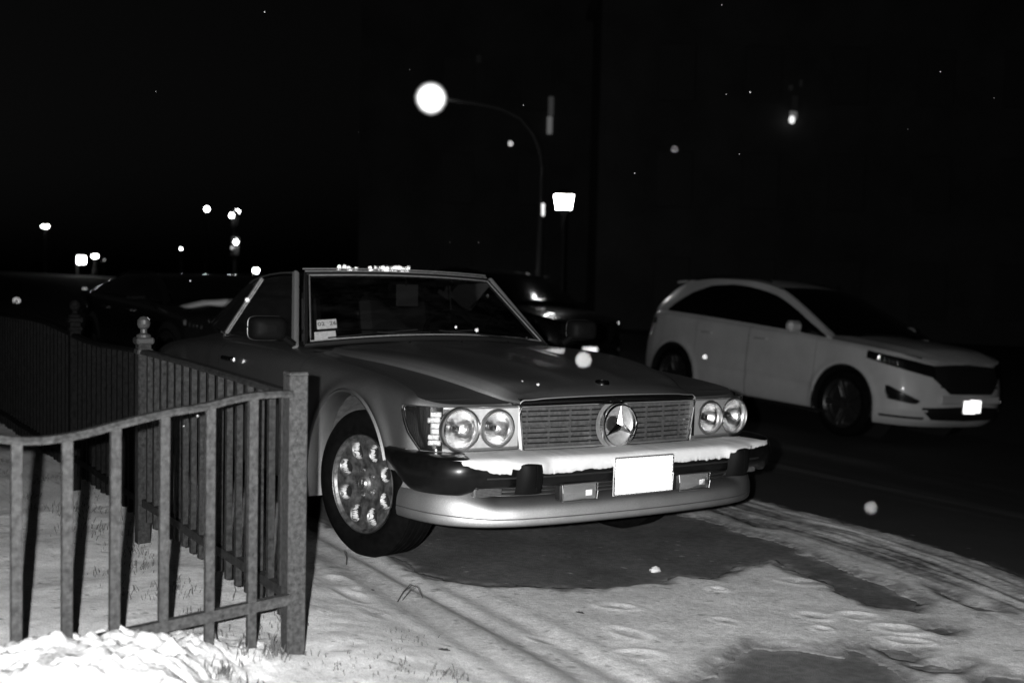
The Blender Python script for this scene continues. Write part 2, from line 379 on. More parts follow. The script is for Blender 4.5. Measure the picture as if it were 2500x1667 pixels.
def heap(x, y):
    return sstep(.95, 1.5, x+.35*(fbm(x*2.5, y*2.5, 3, 41)-.5))*sstep(-1.64, -1.98, y+.25*(fbm(x*3, y*3, 3, 42)-.5)+.35*(x-1.5))
def TRACK(x, y):
    w = .010*np.sin((y+.06*(x-1)+.02*fbm(x*2, y*2, 2, 9))*2*PI/.16)*sstep(-.5, -.72, y)*sstep(-1.3, -1.0, y)*.6
    d = BANDCOORD(x, y)
    w2 = .006*(vnoise(d*34, x*3.5, 55)-.4)*np.exp(-((d+.28)/.22)**2)*2
    return w+w2
def snow_tone(x, y):
    m = snow_mask(x, y)
    d = BANDCOORD(x, y)
    t = .74+.34*(fbm(x*1.7, y*1.7, 4, 61)-.5)+.20*(fbm(x*9+3, y*9, 4, 62)-.5)
    streak = fbm(d*22, x*1.6, 5, 63, .6)
    inb = np.exp(-((d+.30)/.24)**4); t = t+.16*sstep(-.8, -1.3, y)
    t = t*(1-inb)+inb*np.clip(.12+1.9*np.clip(streak-.30, 0, 1)+.5*(fbm(x*30, y*30, 3, 64)-.5), .05, .9)
    thin = sstep(.10, .0, m+.07*(fbm(x*14, y*14, 4, 69)-.5))
    t = t*(1-.72*thin)
    hp = heap(x, y); t = t+.35*hp*(.6+.8*fbm(x*8, y*8, 3, 66)); t = t*(1-hp*.55*sstep(.60, .70, fbm(x*17+5, y*17, 4, 68)))
    kerb = np.exp(-((y+.80)/.07)**2)*sstep(.6, .1, x); t = t+.25*kerb*fbm(x*12, y*12, 3, 67)
    trk = np.exp(-((y+1.0-.02*x)/.09)**2)*sstep(2.3, 1.9, x); t = t*(1-.40*trk)
    t = t*(.80+.42*vnoise(x*85, y*85, 71))*(.88+.24*vnoise(x*210, y*210, 72))
    grit = fbm(x*40, y*40, 3, 70); t = np.where(grit > .80, t*.5, t)
    for (fx, fy, a, r1, r2, hh) in PRINTS:
        dx = x-fx; dy = y-fy; u = (dx*math.cos(a)+dy*math.sin(a))/r1; v = (-dx*math.sin(a)+dy*math.cos(a))/r2
        rr = np.hypot(u, v); t = t+(.22*np.exp(-((rr-.95)/.35)**2)-.16*np.exp(-(rr/.6)**2)*vnoise(x*90, y*90, 5))*(m > 0)
    return np.clip(t, .08, .90)
g = ground_mesh('street_ground', far_x, far_y, lambda x, y: ground_z(x, y)-.0, M['asphalt'], asphalt_tone)
tag(g, kind='structure')
sx = np.concatenate([np.linspace(-9, -1.2, 120), np.linspace(-1.19, 3.6, 430)])
sy = np.concatenate([np.linspace(-5.5, -2.9, 40), np.linspace(-2.89, 2.0, 430)])
g = ground_mesh('snow_cover', sx, sy, snow_height, M['snow'], snow_tone)
tag(g, kind='structure')

# ------------------------------------------------------------------ car body tools
def smooth_path(pts, n):
    p = np.array(pts, float); d = np.r_[0, np.cumsum(np.hypot(*(p[1:]-p[:-1]).T))]
    s = np.linspace(0, d[-1], n)
    return np.stack([spl(s, list(zip(d, p[:, 0]))), spl(s, list(zip(d, p[:, 1])))], 1)
def path_normals(P):
    t = np.gradient(P, axis=0); t /= np.linalg.norm(t, axis=1)[:, None]+1e-12
    return np.stack([t[:, 1], -t[:, 0]], 1)        # outward for a path running front -> side(+y) -> rear : fixed by sign below
def cut_arches(P, arches, step):
    """P[nu,nv,3] skirt grid, arches (x,z,r): drops faces inside, snaps rim vertices to the circle"""
    P = P.copy(); nu, nv = P.shape[:2]; ins = np.zeros((nu, nv), bool); side = np.abs(P[..., 1]) > .5
    for ax, az, ar in arches:
        ins |= (np.hypot(P[..., 0]-ax, P[..., 2]-az) < ar) & side
    F = []; touch = np.zeros((nu, nv), bool)
    for i in range(nu-1):
        for j in range(nv-1):
            q = [(i, j), (i+1, j), (i+1, j+1), (i, j+1)]
            if all(ins[a] for a in q): continue
            if any(ins[a] for a in q):
                for a in q:
                    if ins[a]: touch[a] = True
            F.append(tuple(a*nv+b for a, b in q))
    for i, j in zip(*np.nonzero(touch)):
        for ax, az, ar in arches:
            dx, dz = P[i, j, 0]-ax, P[i, j, 2]-az; d = math.hypot(dx, dz)
            if d < ar+1e-6 and d > 1e-6: P[i, j, 0] = ax+dx/d*ar; P[i, j, 2] = az+dz/d*ar
    return P.reshape(-1, 3), F

# ================================================================== the roadster
car = empty('parked_car', (0, 0, 0), 'silver classic roadster with hardtop, round twin headlights and snow along its front bumper', 'car')
car.rotation_euler = (R(-.6), 0, 0)

HW = .866
def xfront(y): q = np.abs(np.asarray(y)/HW); return .745-.035*q**2-.13*q**14
ys_ = np.concatenate([np.linspace(.455, .70, 14, endpoint=False), np.linspace(.70, .868, 24)])
front_pts = [(float(xfront(y)), float(y)) for y in ys_]
side_pts = [(x, HW+(.004 if -1.8 < x < .2 else 0)) for x in np.arange(.555, -2.60, -.045)]
rear_pts = [(-2.70, .866), (-2.85, .85), (-3.0, .82), (-3.12, .76), (-3.17, .66), (-3.20, .5), (-3.215, .25), (-3.22, 0)]
def dense(pts, step):
    p = np.array(pts, float); d = np.r_[0, np.cumsum(np.hypot(*(p[1:]-p[:-1]).T))]; n = int(d[-1]/step)+1
    s = np.linspace(0, d[-1], n); q = np.stack([np.interp(s, d, p[:, 0]), np.interp(s, d, p[:, 1])], 1)
    for _ in range(6): q[1:-1] = .25*q[:-2]+.5*q[1:-1]+.25*q[2:]
    return q
OUT = dense(front_pts+side_pts+rear_pts, .016)
tng = np.gradient(OUT, axis=0); tng /= np.linalg.norm(tng, axis=1)[:, None]
NRM = np.stack([-tng[:, 1], tng[:, 0]], 1); NRM *= np.where((NRM*(OUT-np.array([-1.2, 0]))).sum(1) < 0, -1, 1)[:, None]
def ztop(x): return spl(x, [(-3.3, .70), (-2.9, .765), (-2.3, .825), (-1.7, .85), (-1.0, .852), (-.6, .845), (-.3, .828), (0, .808), (.3, .785), (.5, .762), (.62, .742), (.70, .727), (.76, .722)])
def shoulder(x): return np.interp(x, [.2, .5, .6], [1, .55, .28])*np.ones_like(x)
SP = [(.20, .10), (.235, .05), (.27, .028), (.33, .016), (.40, .008), (.50, .001), (.58, 0), (.64, .002), (.69, .007)]
def skirt(side, k0=0, k1=None, zlo=.20, off=0., nz=36, arches=True):
    P = OUT[k0:k1]; N = NRM[k0:k1]; G = []
    for p, n in zip(P, N):
        zt = float(ztop(p[0])); k = float(shoulder(np.array(p[0])))
        prof = [(z, o) for z, o in SP if z < zt-.055]
        s = .11*k
        prof += [(zt-.075*(.4+.6*k), .010+.008*k), (zt-.040*(.4+.6*k), .012+.16*s), (zt-.018*(.4+.6*k), .012+.38*s), (zt-.005*(.4+.6*k), .012+.68*s), (zt, .012+s)]
        prof.sort(); zz = np.linspace(0, 1, nz)
        pz = np.array([q[0] for q in prof]); po = np.array([q[1] for q in prof])
        d = np.r_[0, np.cumsum(np.hypot(np.diff(pz), np.diff(po)))]; s_ = zz*d[-1]
        z = np.interp(s_, d, pz); o = np.interp(s_, d, po)
        for _ in range(2): z[1:-1] = .25*z[:-2]+.5*z[1:-1]+.25*z[2:]; o[1:-1] = .25*o[:-2]+.5*o[1:-1]+.25*o[2:]
        x = p[0]-n[0]*(o-off); y = p[1]-n[1]*(o-off)
        if abs(p[1]) > .8:
            for ax in (.072, -2.455):
                r = np.hypot(x-ax, z-.343); y = y+.014*np.exp(-((r-.405)/.030)**2)*(1 if ax > 0 else .8)
            y = y-.004*np.exp(-((z-.40)/.012)**2)*(x < -.4)*(x > -2.05)
        G.append(np.stack([x, y*side, z], 1))
    return np.array(G)
M['useal'] = mat('underseal', .10, .8, bump=(25, .01), vary=(8, .04, .16))
ARCH = [(.072, .342, .382), (-2.455, .34, .365)]
xs_out = OUT[:, 0]
kd0 = int(np.argmax((xs_out < -.50) & (OUT[:, 1] > .8))); kd1 = int(np.argmax((xs_out < -1.62) & (OUT[:, 1] > .8)))
for sd in (-1, 1):
    for (a, b, nm) in ((0, kd0, 'front_fender'), (kd0, kd1, 'door'), (kd1, len(OUT), 'rear_fender')):
        G = skirt(sd, a, b+1 if b < len(OUT) else None)
        if nm == 'door': G[0, :, 0] -= .003; G[-1, :, 0] += .003
        zmin = .20
        # headlamp panels are cut open between the fender edge and the lower lip
        V, F = cut_arches(G, ARCH, .016)
        if nm == 'front_fender':                       # open below the bumper and behind the lamps
            def keep(f):
                c = V[list(f)].mean(0); yy_ = abs(c[1])
                if c[0] > .34 and c[2] < .455: return False
                if .556 < c[2] < .700 and c[0] > .60 and yy_ < .80: return False
                return True
            F = [f for f in F if keep(f)]
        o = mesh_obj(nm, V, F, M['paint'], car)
        if nm == 'door':
            h = MB(); cx, cz = -1.40, .762
            h.box((cx, sd*.885, cz), (.18, .018, .026), bev=.008); h.box((cx+.075, sd*.880, cz), (.03, .02, .03), bev=.006)
            h.build('door_handle', M['chrome'], o)
    # arch return lip and wheel housing
    for ax, az, ar in ARCH:
        mb = MB(); G = []; a0 = math.asin((.22-az)/ar)
        for a in np.linspace(a0, PI-a0, 60):
            x = ax+ar*math.cos(a); z = az+ar*math.sin(a)
            row = []
            for (dr, yy) in ((.014, .874+.010), (.006, .874+.018), (-.002, .874+.016), (-.006, .874+.006), (-.006, .83), (-.002, .80)):
                row.append((ax+(ar+dr)*math.cos(a), sd*(yy-.006), az+(ar+dr)*math.sin(a)))
            if not (ax > 0 and math.cos(a) > 0 and az+ar*math.sin(a) < .47): G.append(row)
        mb.grid(G); mb.build('wheel_arch', M['paint'], car)
        mb = MB(); G = []
        for a in np.linspace(a0+.25, PI-a0-.1, 30):
            G.append([(ax+(ar+.01)*math.cos(a), sd*yy, az+(ar+.01)*math.sin(a)) for yy in (.80, .60, .48)])
        mb.grid(G); mb.add([(ax+(ar+.02)*math.cos(a), sd*.48, az+(ar+.02)*math.sin(a)) for a in np.linspace(a0+.25, PI-a0-.1, 24)], [tuple(range(24))])
        mb.build('wheel_housing', M['useal'], car)

# top surfaces : fender tops, hood, cowl, rear deck
def yE(x):                                        # inner edge of the shoulder
    k = shoulder(np.array(x)); ins = .012+.11*k
    m = OUT[:, 1] > .45
    px = (OUT-NRM*ins)[:, 0]; py = (OUT-NRM*ins)[:, 1]
    j = np.argmin(np.abs(px-x)+(~m)*9)
    return float(py[j])
RIDGE_Y = [(-3.3, .60), (-2.0, .64), (-.55, .66), (-.29, .645), (.109, .60), (.355, .558), (.562, .508), (.674, .468), (.745, .452)]
RIDGE_Z = [(-3.3, .715), (-2.4, .845), (-1.8, .87), (-.9, .868), (-.6, .866), (-.29, .861), (.109, .843), (.355, .817), (.562, .782), (.674, .752), (.748, .743)]
CR_Y = [(-3.3, .2), (-.6, .24), (0, .19), (.745, .125)]
CEN_Z = [(-3.3, .725), (-2.8, .80), (-2.3, .87), (-.75, .898), (-.6, .896), (-.3, .889), (0, .872), (.3, .850), (.5, .828), (.65, .799), (.70, .783), (.735, .766), (.748, .757)]
def flank(x): return float(np.interp(x, [-.62, -.4, .55, .745], [.012, .013, .013, .006])), float(np.interp(x, [-.62, -.4, .1, .55, .745], [.016, .024, .028, .028, .014]))
def top_section(x, part):
    ye = yE(x) if x < .70 else None
    ry = float(spl(x, RIDGE_Y)); rz = float(spl(x, RIDGE_Z)); cz = float(spl(x, CEN_Z)); cy = float(spl(x, CR_Y)); zt = float(ztop(x))
    fw, fd = flank(x); ye = max(ye, ry+.01) if ye else ry+.01
    cf = 1-float(sstep(.50, .70, x)); hu = float(np.interp(x, [-.62, -.3, .1, .6, .70, .745], [.004, .012, .018, .021, .014, .003])); q_ = lambda y: rz+hu+(cz-rz-hu)*(1-(y/ry)**2); hood = [(0, cz), (cy*.6, q_(cy*.6)+.003*cf), (cy, q_(cy)+.004*cf), (cy+.04, q_(cy+.04)-.002*cf), ((cy+ry)*.55, q_((cy+ry)*.55)-.003*cf), (ry-.10, q_(ry-.10)*.5+.5*(rz+hu+.004)), (ry-.055, rz+hu), (ry-.030, rz+hu*.66), (ry-.011, rz+.001), (ry+fw*.45, rz-fd*.55), (ry+fw, rz-fd)]
    gap = [(ry+.014, rz-.013)]
    fen = [(ry+.014, rz-.013), (ry+.05, (rz-.013)*.62+zt*.38-.004), ((ry+ye)/2+.02, (rz*.3+zt*.7)-.002), (ye, zt)]
    fen = [f for f in fen if f[0] <= ye+.0001]
    if len(fen) < 2 or fen[-1][0] < ye: fen = [(ry+.004, rz-.012), (ye, zt)]
    return (hood if part == 'hood' else fen)
def top_grid(part, xs, n, crisp=False):
    G = []
    for x in xs:
        s = top_section(x, part); y = np.array([q[0] for q in s]); z = np.array([q[1] for q in s])
        d = np.r_[0, np.cumsum(np.hypot(np.diff(y), np.diff(z)))]; t = (1-(1-np.linspace(0, 1, n))**1.9)*d[-1] if crisp else np.linspace(0, 1, n)*d[-1]
        yy = np.interp(t, d, y); zz = spl(t, list(zip(d, z)))
        for _ in range(1 if part == 'hood' else 1): zz[1:-1] = .25*zz[:-2]+.5*zz[1:-1]+.25*zz[2:]
        G.append(np.stack([np.full(n, x), yy, zz], 1))
    return np.array(G)
def mirror_grid(G):                                # full width from a half section
    L = G[:, ::-1].copy(); L[..., 1] *= -1
    return np.concatenate([L[:, :-1], G], 1)
xh = np.concatenate([np.linspace(-.56, .60, 60), np.linspace(.61, .748, 26)])
mb = MB(); G = mirror_grid(top_grid('hood', xh, 84, True))
# rear hood edge curves forward at the sides, front edge bows forward in the middle
yy = G[..., 1]; G[..., 0] += np.clip((-.2-G[..., 0])/.36, 0, 1)**2*(-.16*(1-(yy/.66)**2)) + np.clip((G[..., 0]-.5)/.25, 0, 1)**2*(.028*(1-np.minimum(1, (yy/.455)**2)))
lip = G[-1:].copy(); lip[..., 0] += .004; lip[..., 2] -= .002; lip2 = G[-1:].copy(); lip2[..., 0] += .003; lip2[..., 2] -= .005; lip3 = G[-1:].copy(); lip3[..., 0] -= .03; lip3[..., 2] -= .007
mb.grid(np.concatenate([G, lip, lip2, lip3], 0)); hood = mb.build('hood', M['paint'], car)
xf = np.concatenate([np.linspace(-.62, .52, 50), np.linspace(.53, .712, 30)])
for sd in (-1, 1):
    i1 = int(np.argmax((OUT[:, 0] < -.62) & (OUT[:, 1] > .8))); E_ = skirt(1, 0, i1)[:, -1]; ds = np.r_[0, np.cumsum(np.hypot(*np.diff(OUT[:i1], axis=0).T))]
    s5 = float(np.interp(0, -(OUT[30:i1, 0]-.48), ds[30:i1])); G = []
    for e, s in zip(E_, ds):
        vx = .742-(.742-.48)*(s/s5) if s < s5 else e[0]
        fw, fd = flank(vx); v = np.array([vx+.024*(1-min(1, s/.12)), float(spl(vx, RIDGE_Y))+fw, float(spl(vx, RIDGE_Z))-fd])
        row = [v+(e-v)*t+np.array([0, 0, -.005*math.sin(PI*t)*min(1, s/.2)]) for t in np.linspace(0, 1, 12)]; G.append(row)
    G = np.array(G); G[..., 1] *= sd
    MB().grid(G).build('fender_top', M['paint'], car)
# cowl panel, scuttle and rear deck
xr = np.linspace(-3.17, -1.55, 50); G1 = mirror_grid(top_grid('hood', xr, 30)); MB().grid(G1).build('rear_deck', M['paint'], car)
for sd in (-1, 1):
    G = top_grid('fender', np.linspace(-3.05, -.62, 70), 10); G[..., 1] *= sd; MB().grid(G).build('waist_panel', M['paint'], car)
xc = np.linspace(-1.0, -.50, 14); G = mirror_grid(top_grid('hood', xc, 30)); G[..., 2] -= .016; MB().grid(G).build('cowl_panel', M['dark'], car)
# hood badge
mb = MB(); mb.lathe([(0, .012), (.012, .0115), (.022, .009)], 28, c=(.735-.06, 0, .7925)); 
o = mb.build('hood_badge', M['dark'], car)
mb = MB(); mb.lathe([(.021, .003), (.023, .012), (.026, .013), (.031, .008), (.033, -.004)], 28, c=(.735-.06, 0, .7925)); mb.build('badge_ring', M['chrome'], o)
for q in (o,) + tuple(o.children): pass

# ---- nose : lower panel under lamps and grille
pl = [(float(xfront(y)), float(y)) for y in np.linspace(0, .868, 60)]
def nose_x(y):
    q = abs(y)/HW; return .745-.035*q**2-.13*q**14
mb = MB(); G = []
for y in np.linspace(-.868, .868, 90):
    x = nose_x(y); G.append([(x-.03, y, .553), (x+.004, y, .552), (x+.010, y, .545), (x+.010, y, .52), (x+.012, y, .50), (x+.006, y, .44), (x-.02, y, .40)])
mb.grid(G); mb.build('nose_panel', M['paint'], car)
# dark firewall behind grille and lamps
mb = MB(); mb.box((.60, 0, .56), (.02, 1.6, .36)); mb.box((.30, 0, .27), (1.0, 1.1, .02)); mb.box((-1.6, 0, .25), (2.6, 1.3, .02)); mb.build('underbody', M['black'], car)

# ---- grille
gr = MB()
GX = .772
for (z0, lab) in ((0, 0),):
    for k in range(8):
        z = .632+(k-3.5)*.0205+(-.002 if k < 4 else .002)
        half = .44+.018*(z-.54)/.18
        G = []
        for y in np.linspace(-half, half, 24):
            xo = GX-.018-.03*(y/.46)**2
            G.append([(xo-.012, y, z-.003), (xo, y, z-.0078), (xo+.003, y, z-.001), (xo, y, z+.0068), (xo-.012, y, z+.005)])
        gr.grid(G)
gr.build('grille_slats', M['slat'], car)
mb = MB()
for y in np.linspace(-.40, .40, 9): mb.box((.737-.03*(y/.46)**2, y, .63), (.008, .006, .16))
mb.box((.700, 0, .63), (.006, .9, .01))
for y in np.linspace(-.40, .40, 9): mb.box((.715, y, .63), (.04, .005, .012))
mb.build('grille_bars', M['slat'], car)
mb = MB(); mb.box((.69, 0, .63), (.02, .92, .19)); mb.build('grille_backing', M['black'], car)
# surround : thick dark top, bright inner bead, side returns
def bow(y): return GX-.03*(y/.46)**2
mb = MB(); path = []
for y in np.linspace(-.452, .452, 30): path.append((bow(y)-.004, y, .7315+.0065*(1-(y/.455)**2)))
mb.sweep(path, [(-.03, -.013), (.002, -.013), (.007, -.008), (.008, .008), (.004, .014), (-.03, .014)][::-1], up=(0, 0, 1)); mb.build('grille_surround', M['gloss_black'], car)
zt_ = .7185; zb_ = .542
loop = [(bow(y)+.008, y, zt_+.004*(1-(y/.455)**2)) for y in np.linspace(-.448, .448, 30)]
loop += [(bow(.455)+.006-.006*t, .456-.022*t, zt_-.008-(zt_-zb_-.014)*t) for t in np.linspace(0, 1, 8)]
loop += [(bow(y)+.004, y, zb_) for y in np.linspace(.428, -.428, 30)]
loop += [(bow(.455)-.006*t+.006, -(.456-.022*t), zt_-.008-(zt_-zb_-.014)*t) for t in np.linspace(1, 0, 8)]
mb = MB(); mb.tube(loop, .0055, 8, closed=True); mb.build('grille_frame', M['chrome'], car)
for sd in (-1, 1):
    G = []; mb = MB()
    for t in np.linspace(0, 1, 8):
        y = sd*(.457-.022*t); z = zt_-(zt_-zb_)*t
        G.append([(.70, y-sd*.004, z), (bow(.45)-.004, y-sd*.002, z), (bow(.45)+.004, y+sd*.004, z), (bow(.45)-.003, y+sd*.014, z), (.70, y+sd*.016, z)])
    mb.grid(G).build('grille_side_trim', M['satin'], car)
# the star in its ring
SC = (.806, 0, .632)
mb = MB(); mb.lathe([(.0805, -.018), (.0795, .000), (.082, .005), (.0865, .005), (.0895, -.001), (.090, -.022), (.084, -.026), (.0805, -.018)], 64, 'x', SC)
star = mb.build('star_emblem', M['chrome'], car)
mb = MB(); 
V = []; F = []
for k in range(3):
    a = PI/2+k*2*PI/3; d = (math.cos(a), math.sin(a)); n = (-d[1], d[0])
    tip = (0, d[0]*.081, d[1]*.081); w = .0165
    L_ = (0, -d[0]*0+n[0]*w+d[0]*w*.577, n[1]*w+d[1]*w*.577); Rr = (0, -n[0]*w+d[0]*w*.577, -n[1]*w+d[1]*w*.577)
    for sx_ in (1, -1):
        c = (.0135*sx_, 0, 0); tp = (0.002*sx_, tip[1], tip[2]); b = len(V)
        V += [tuple(np.array(q)+np.array(SC)) for q in (c, L_, tp, Rr)]; F += [(b, b+1, b+2), (b, b+2, b+3)]
mesh_obj('star', V, F, M['chrome'], star, smooth=False)
mb = MB(); mb.lathe([(.030, -.050), (.06, -.049), (.086, -.045), (.098, -.034), (.101, -.032)], 48, 'x', SC); mb.build('emblem_dish', M['trim'], star)
mb = MB(); mb.lathe([(0, -.042), (.031, -.043), (.034, -.05)], 40, 'x', SC); mb.tube([(SC[0]-.05, 0, SC[2]), (SC[0]-.002, 0, SC[2])], .006); mb.build('emblem_hub', M['dark'], star)

# ---- headlamp units
def unit_pt(s, z, off=0.):
    """s>0 metres measured from the grille edge outwards along the nose outline"""
    d = np.r_[0, np.cumsum(np.hypot(*np.diff(OUT, axis=0).T))]
    x = np.interp(s, d, OUT[:, 0]); y = np.interp(s, d, OUT[:, 1]); nx = np.interp(s, d, NRM[:, 0]); ny = np.interp(s, d, NRM[:, 1])
    return (x+nx*off, y+ny*off, z)
def s_of_y(yv):
    d = np.r_[0, np.cumsum(np.hypot(*np.diff(OUT, axis=0).T))]
    k = np.argmax(OUT[:, 1] >= yv); return float(d[k])
S_END = s_of_y(.862)
LZ0, LZ1 = .553, .719
for sd in (-1, 1):
    def up(s, z, off): p = unit_pt(s, z, off); return (p[0], p[1]*sd, p[2])
    s_in = .006; s_mid = s_of_y(.768)
    def s_out(z):
        xo = np.interp(z, [.553, .58, .62, .66, .70, .72], [.640, .622, .594, .576, .566, .570]); ds = np.r_[0, np.cumsum(np.hypot(*np.diff(OUT, axis=0).T))]; return float(np.interp(-xo, -OUT[:, 0], ds))
    # fluted bezel behind the two round lamps
    mb = MB(); G = []
    for i, s in enumerate(np.linspace(s_in, s_mid, 130)):
        rib = .0013*(i % 2)
        G.append([up(s, z, .012+rib*(.2 if z > .716 or z < .557 else 1)) for z in np.linspace(LZ0, LZ1, 44)])
    V = np.array(G).reshape(-1, 3); F = []; nz_ = 44; LC = ((.712, .0835), (.554, .0735))
    insd = np.zeros(len(V), bool)
    for ly, rr in LC: insd |= np.hypot(np.abs(V[:, 1])-ly, V[:, 2]-.636) < rr
    for i in range(129):
        for j in range(nz_-1):
            q = (i*nz_+j, (i+1)*nz_+j, (i+1)*nz_+j+1, i*nz_+j+1)
            if not all(insd[k] for k in q):
                F.append(q)
                for k in q:
                    if insd[k]:
                        for ly, rr in LC:
                            dy, dz = abs(V[k, 1])-ly, V[k, 2]-.636; dd = math.hypot(dy, dz)
                            if 1e-5 < dd < rr: V[k, 1] = math.copysign(ly+dy/dd*rr, V[k, 1]); V[k, 2] = .636+dz/dd*rr
                        insd[k] = True
    unit = mesh_obj('headlamp_panel', V, F, M['bezel'], car)
    mb = MB(); top = [up(s, LZ1+.002, .012) for s in np.linspace(s_in, float(s_out(.72)), 60)]; mb.tube(top, .0028, 6)
    mb.tube([up(s, LZ0-.002, .012) for s in np.linspace(s_in, s_of_y(.80), 60)], .0028, 6); mb.build('headlamp_trim', M['satin'], unit)
    # wrap-round corner signal: dark lens with bright prisms
    mb = MB(); G = []
    for z in np.linspace(LZ0, LZ1+.002, 20):
        G.append([up(s, z, .009+.006*math.sin(PI*t)) for t, s in zip(np.linspace(0, 1, 26), np.linspace(s_mid-.012, float(s_out(z)), 26))])
    mb.grid(G); cs = mb.build('corner_signal', mat('smoked_lens_%d' % sd, .012, .12, 0, 1), car)
    mb = MB(); path = [up(float(s_out(z))+.002, z, .0145) for z in np.linspace(LZ0, LZ1+.002, 16)]; mb.tube(path, .0032, 6); mb.build('signal_edge', M['chrome'], cs)
    mb = MB()
    for k in range(6):
        z = .584+.0215*k; s0 = s_mid+.016+.004*math.sin(k*2.1)-(.006 if k in (0, 5) else 0)+.006*(abs(k-2.5)-1.5)
        c = up(s0+.012, z, .010); n0 = Vector(up(s0+.012, z, .03))-Vector(c); ang = math.atan2(n0.y, n0.x)
        mb.box(c, (.014, .050-.006*(k % 2), .0212), rot=Matrix.Rotation(ang, 3, 'Z') @ Matrix.Rotation(-.12, 3, 'Y'), bev=.0035)
    pr = mb.build('signal_prisms', mat('prism_glass_%d' % sd, .6, .35, .4, .6, bump=(110, .004), vary=(70, .25, .95)), cs)
    # two round sealed lamps
    for (ly, rr) in ((.712, .0830), (.554, .0730)):
        lx = nose_x(ly)+.004; lz = .636; c = (lx, sd*ly, lz)
        yaw = -sd*.05 if ly > .6 else 0
        mb = MB(); mb.lathe([(rr+.003, -.004), (rr+.004, .010), (rr, .017), (rr-.006, .018), (rr-.010, .013), (rr-.011, .006), (rr-.012, .000)], 56, 'x', c)
        lamp = mb.build('headlight', M['satin'], car)
        r0 = rr-.012
        mb = MB(); mb.lathe([(r0*t, -.05*(1-t*t)+.000) for t in (0, .12, .25, .4, .55, .7, .85, 1)], 40, 'x', c); mb.build('reflector', M['reflector'], lamp)
        mb = MB(); mb.lathe([(0, -.012), (.010, -.013), (.016, -.02), (.017, -.034), (.012, -.046)], 20, 'x', c); mb.build('bulb_shield', M['chrome'], lamp)
        mb = MB(); mb.lathe([(r0*t, .004+.010*(1-t*t)) for t in (0, .2, .4, .6, .8, .92, 1)], 40, 'x', c); mb.build('lens', M['lens'], lamp)

# ---- bumper
BP = [(.952, 0), (.950, .15), (.947, .30), (.940, .45), (.927, .58), (.905, .69), (.872, .775), (.825, .835), (.76, .876), (.68, .896), (.58, .900), (.50, .894), (.45, .888)]
def bump_path(n=120, pts=BP):
    h = smooth_path(pts, n); L_ = h[::-1].copy(); L_[:, 1] *= -1
    return np.concatenate([L_[:-1], h], 0)
def plan_sweep(path, prof_fn, mb=None, m=0):
    P = np.array(path); t = np.gradient(P, axis=0); t /= np.linalg.norm(t, axis=1)[:, None]
    N = np.stack([t[:, 1], -t[:, 0]], 1)
    N *= np.where((N*(P-np.array([-1.2, 0]))).sum(1) < 0, -1, 1)[:, None]
    G = []
    for p, n in zip(P, N):
        G.append([(p[0]+n[0]*o, p[1]+n[1]*o, z) for o, z in prof_fn(p[0], p[1])])
    mb = mb or MB(); mb.grid(G, m=m); return mb
def bprof(x, y):
    ay = abs(y); e = float(sstep(.70, .80, ay)); bk = float(sstep(.70, .42, x)) if ay > .8 else 0
    zt = .540+.012*e-.004*bk; zb = .432-.026*e+.078*bk; mid = (zt+zb)/2; bl = .012*e*(1-bk)
    return [(-.14*(1-bk)-.02, zt-.004), (-.05, zt), (-.018, zt-.001), (-.006, zt-.006), (-.001+bl*.3, zt-.014), (.000+bl, mid+.03), (.001+bl*1.3, mid+.004), (-.002+bl, mid-.012), (-.004+bl, mid-.02), (-.006, zb+.014), (-.014, zb+.004), (-.03, zb), (-.12, zb+.01)]
bp = bump_path(140)
mb = plan_sweep(bp, bprof); bumper = mb.build('front_bumper', M['rubber'], car)
mb = plan_sweep([p for p in bp if abs(p[1]) < .70], lambda x, y: [(.0015, .478), (.004, .476), (.004, .472), (.0015, .470)]); mb.build('bumper_strip', M['dark'], bumper)
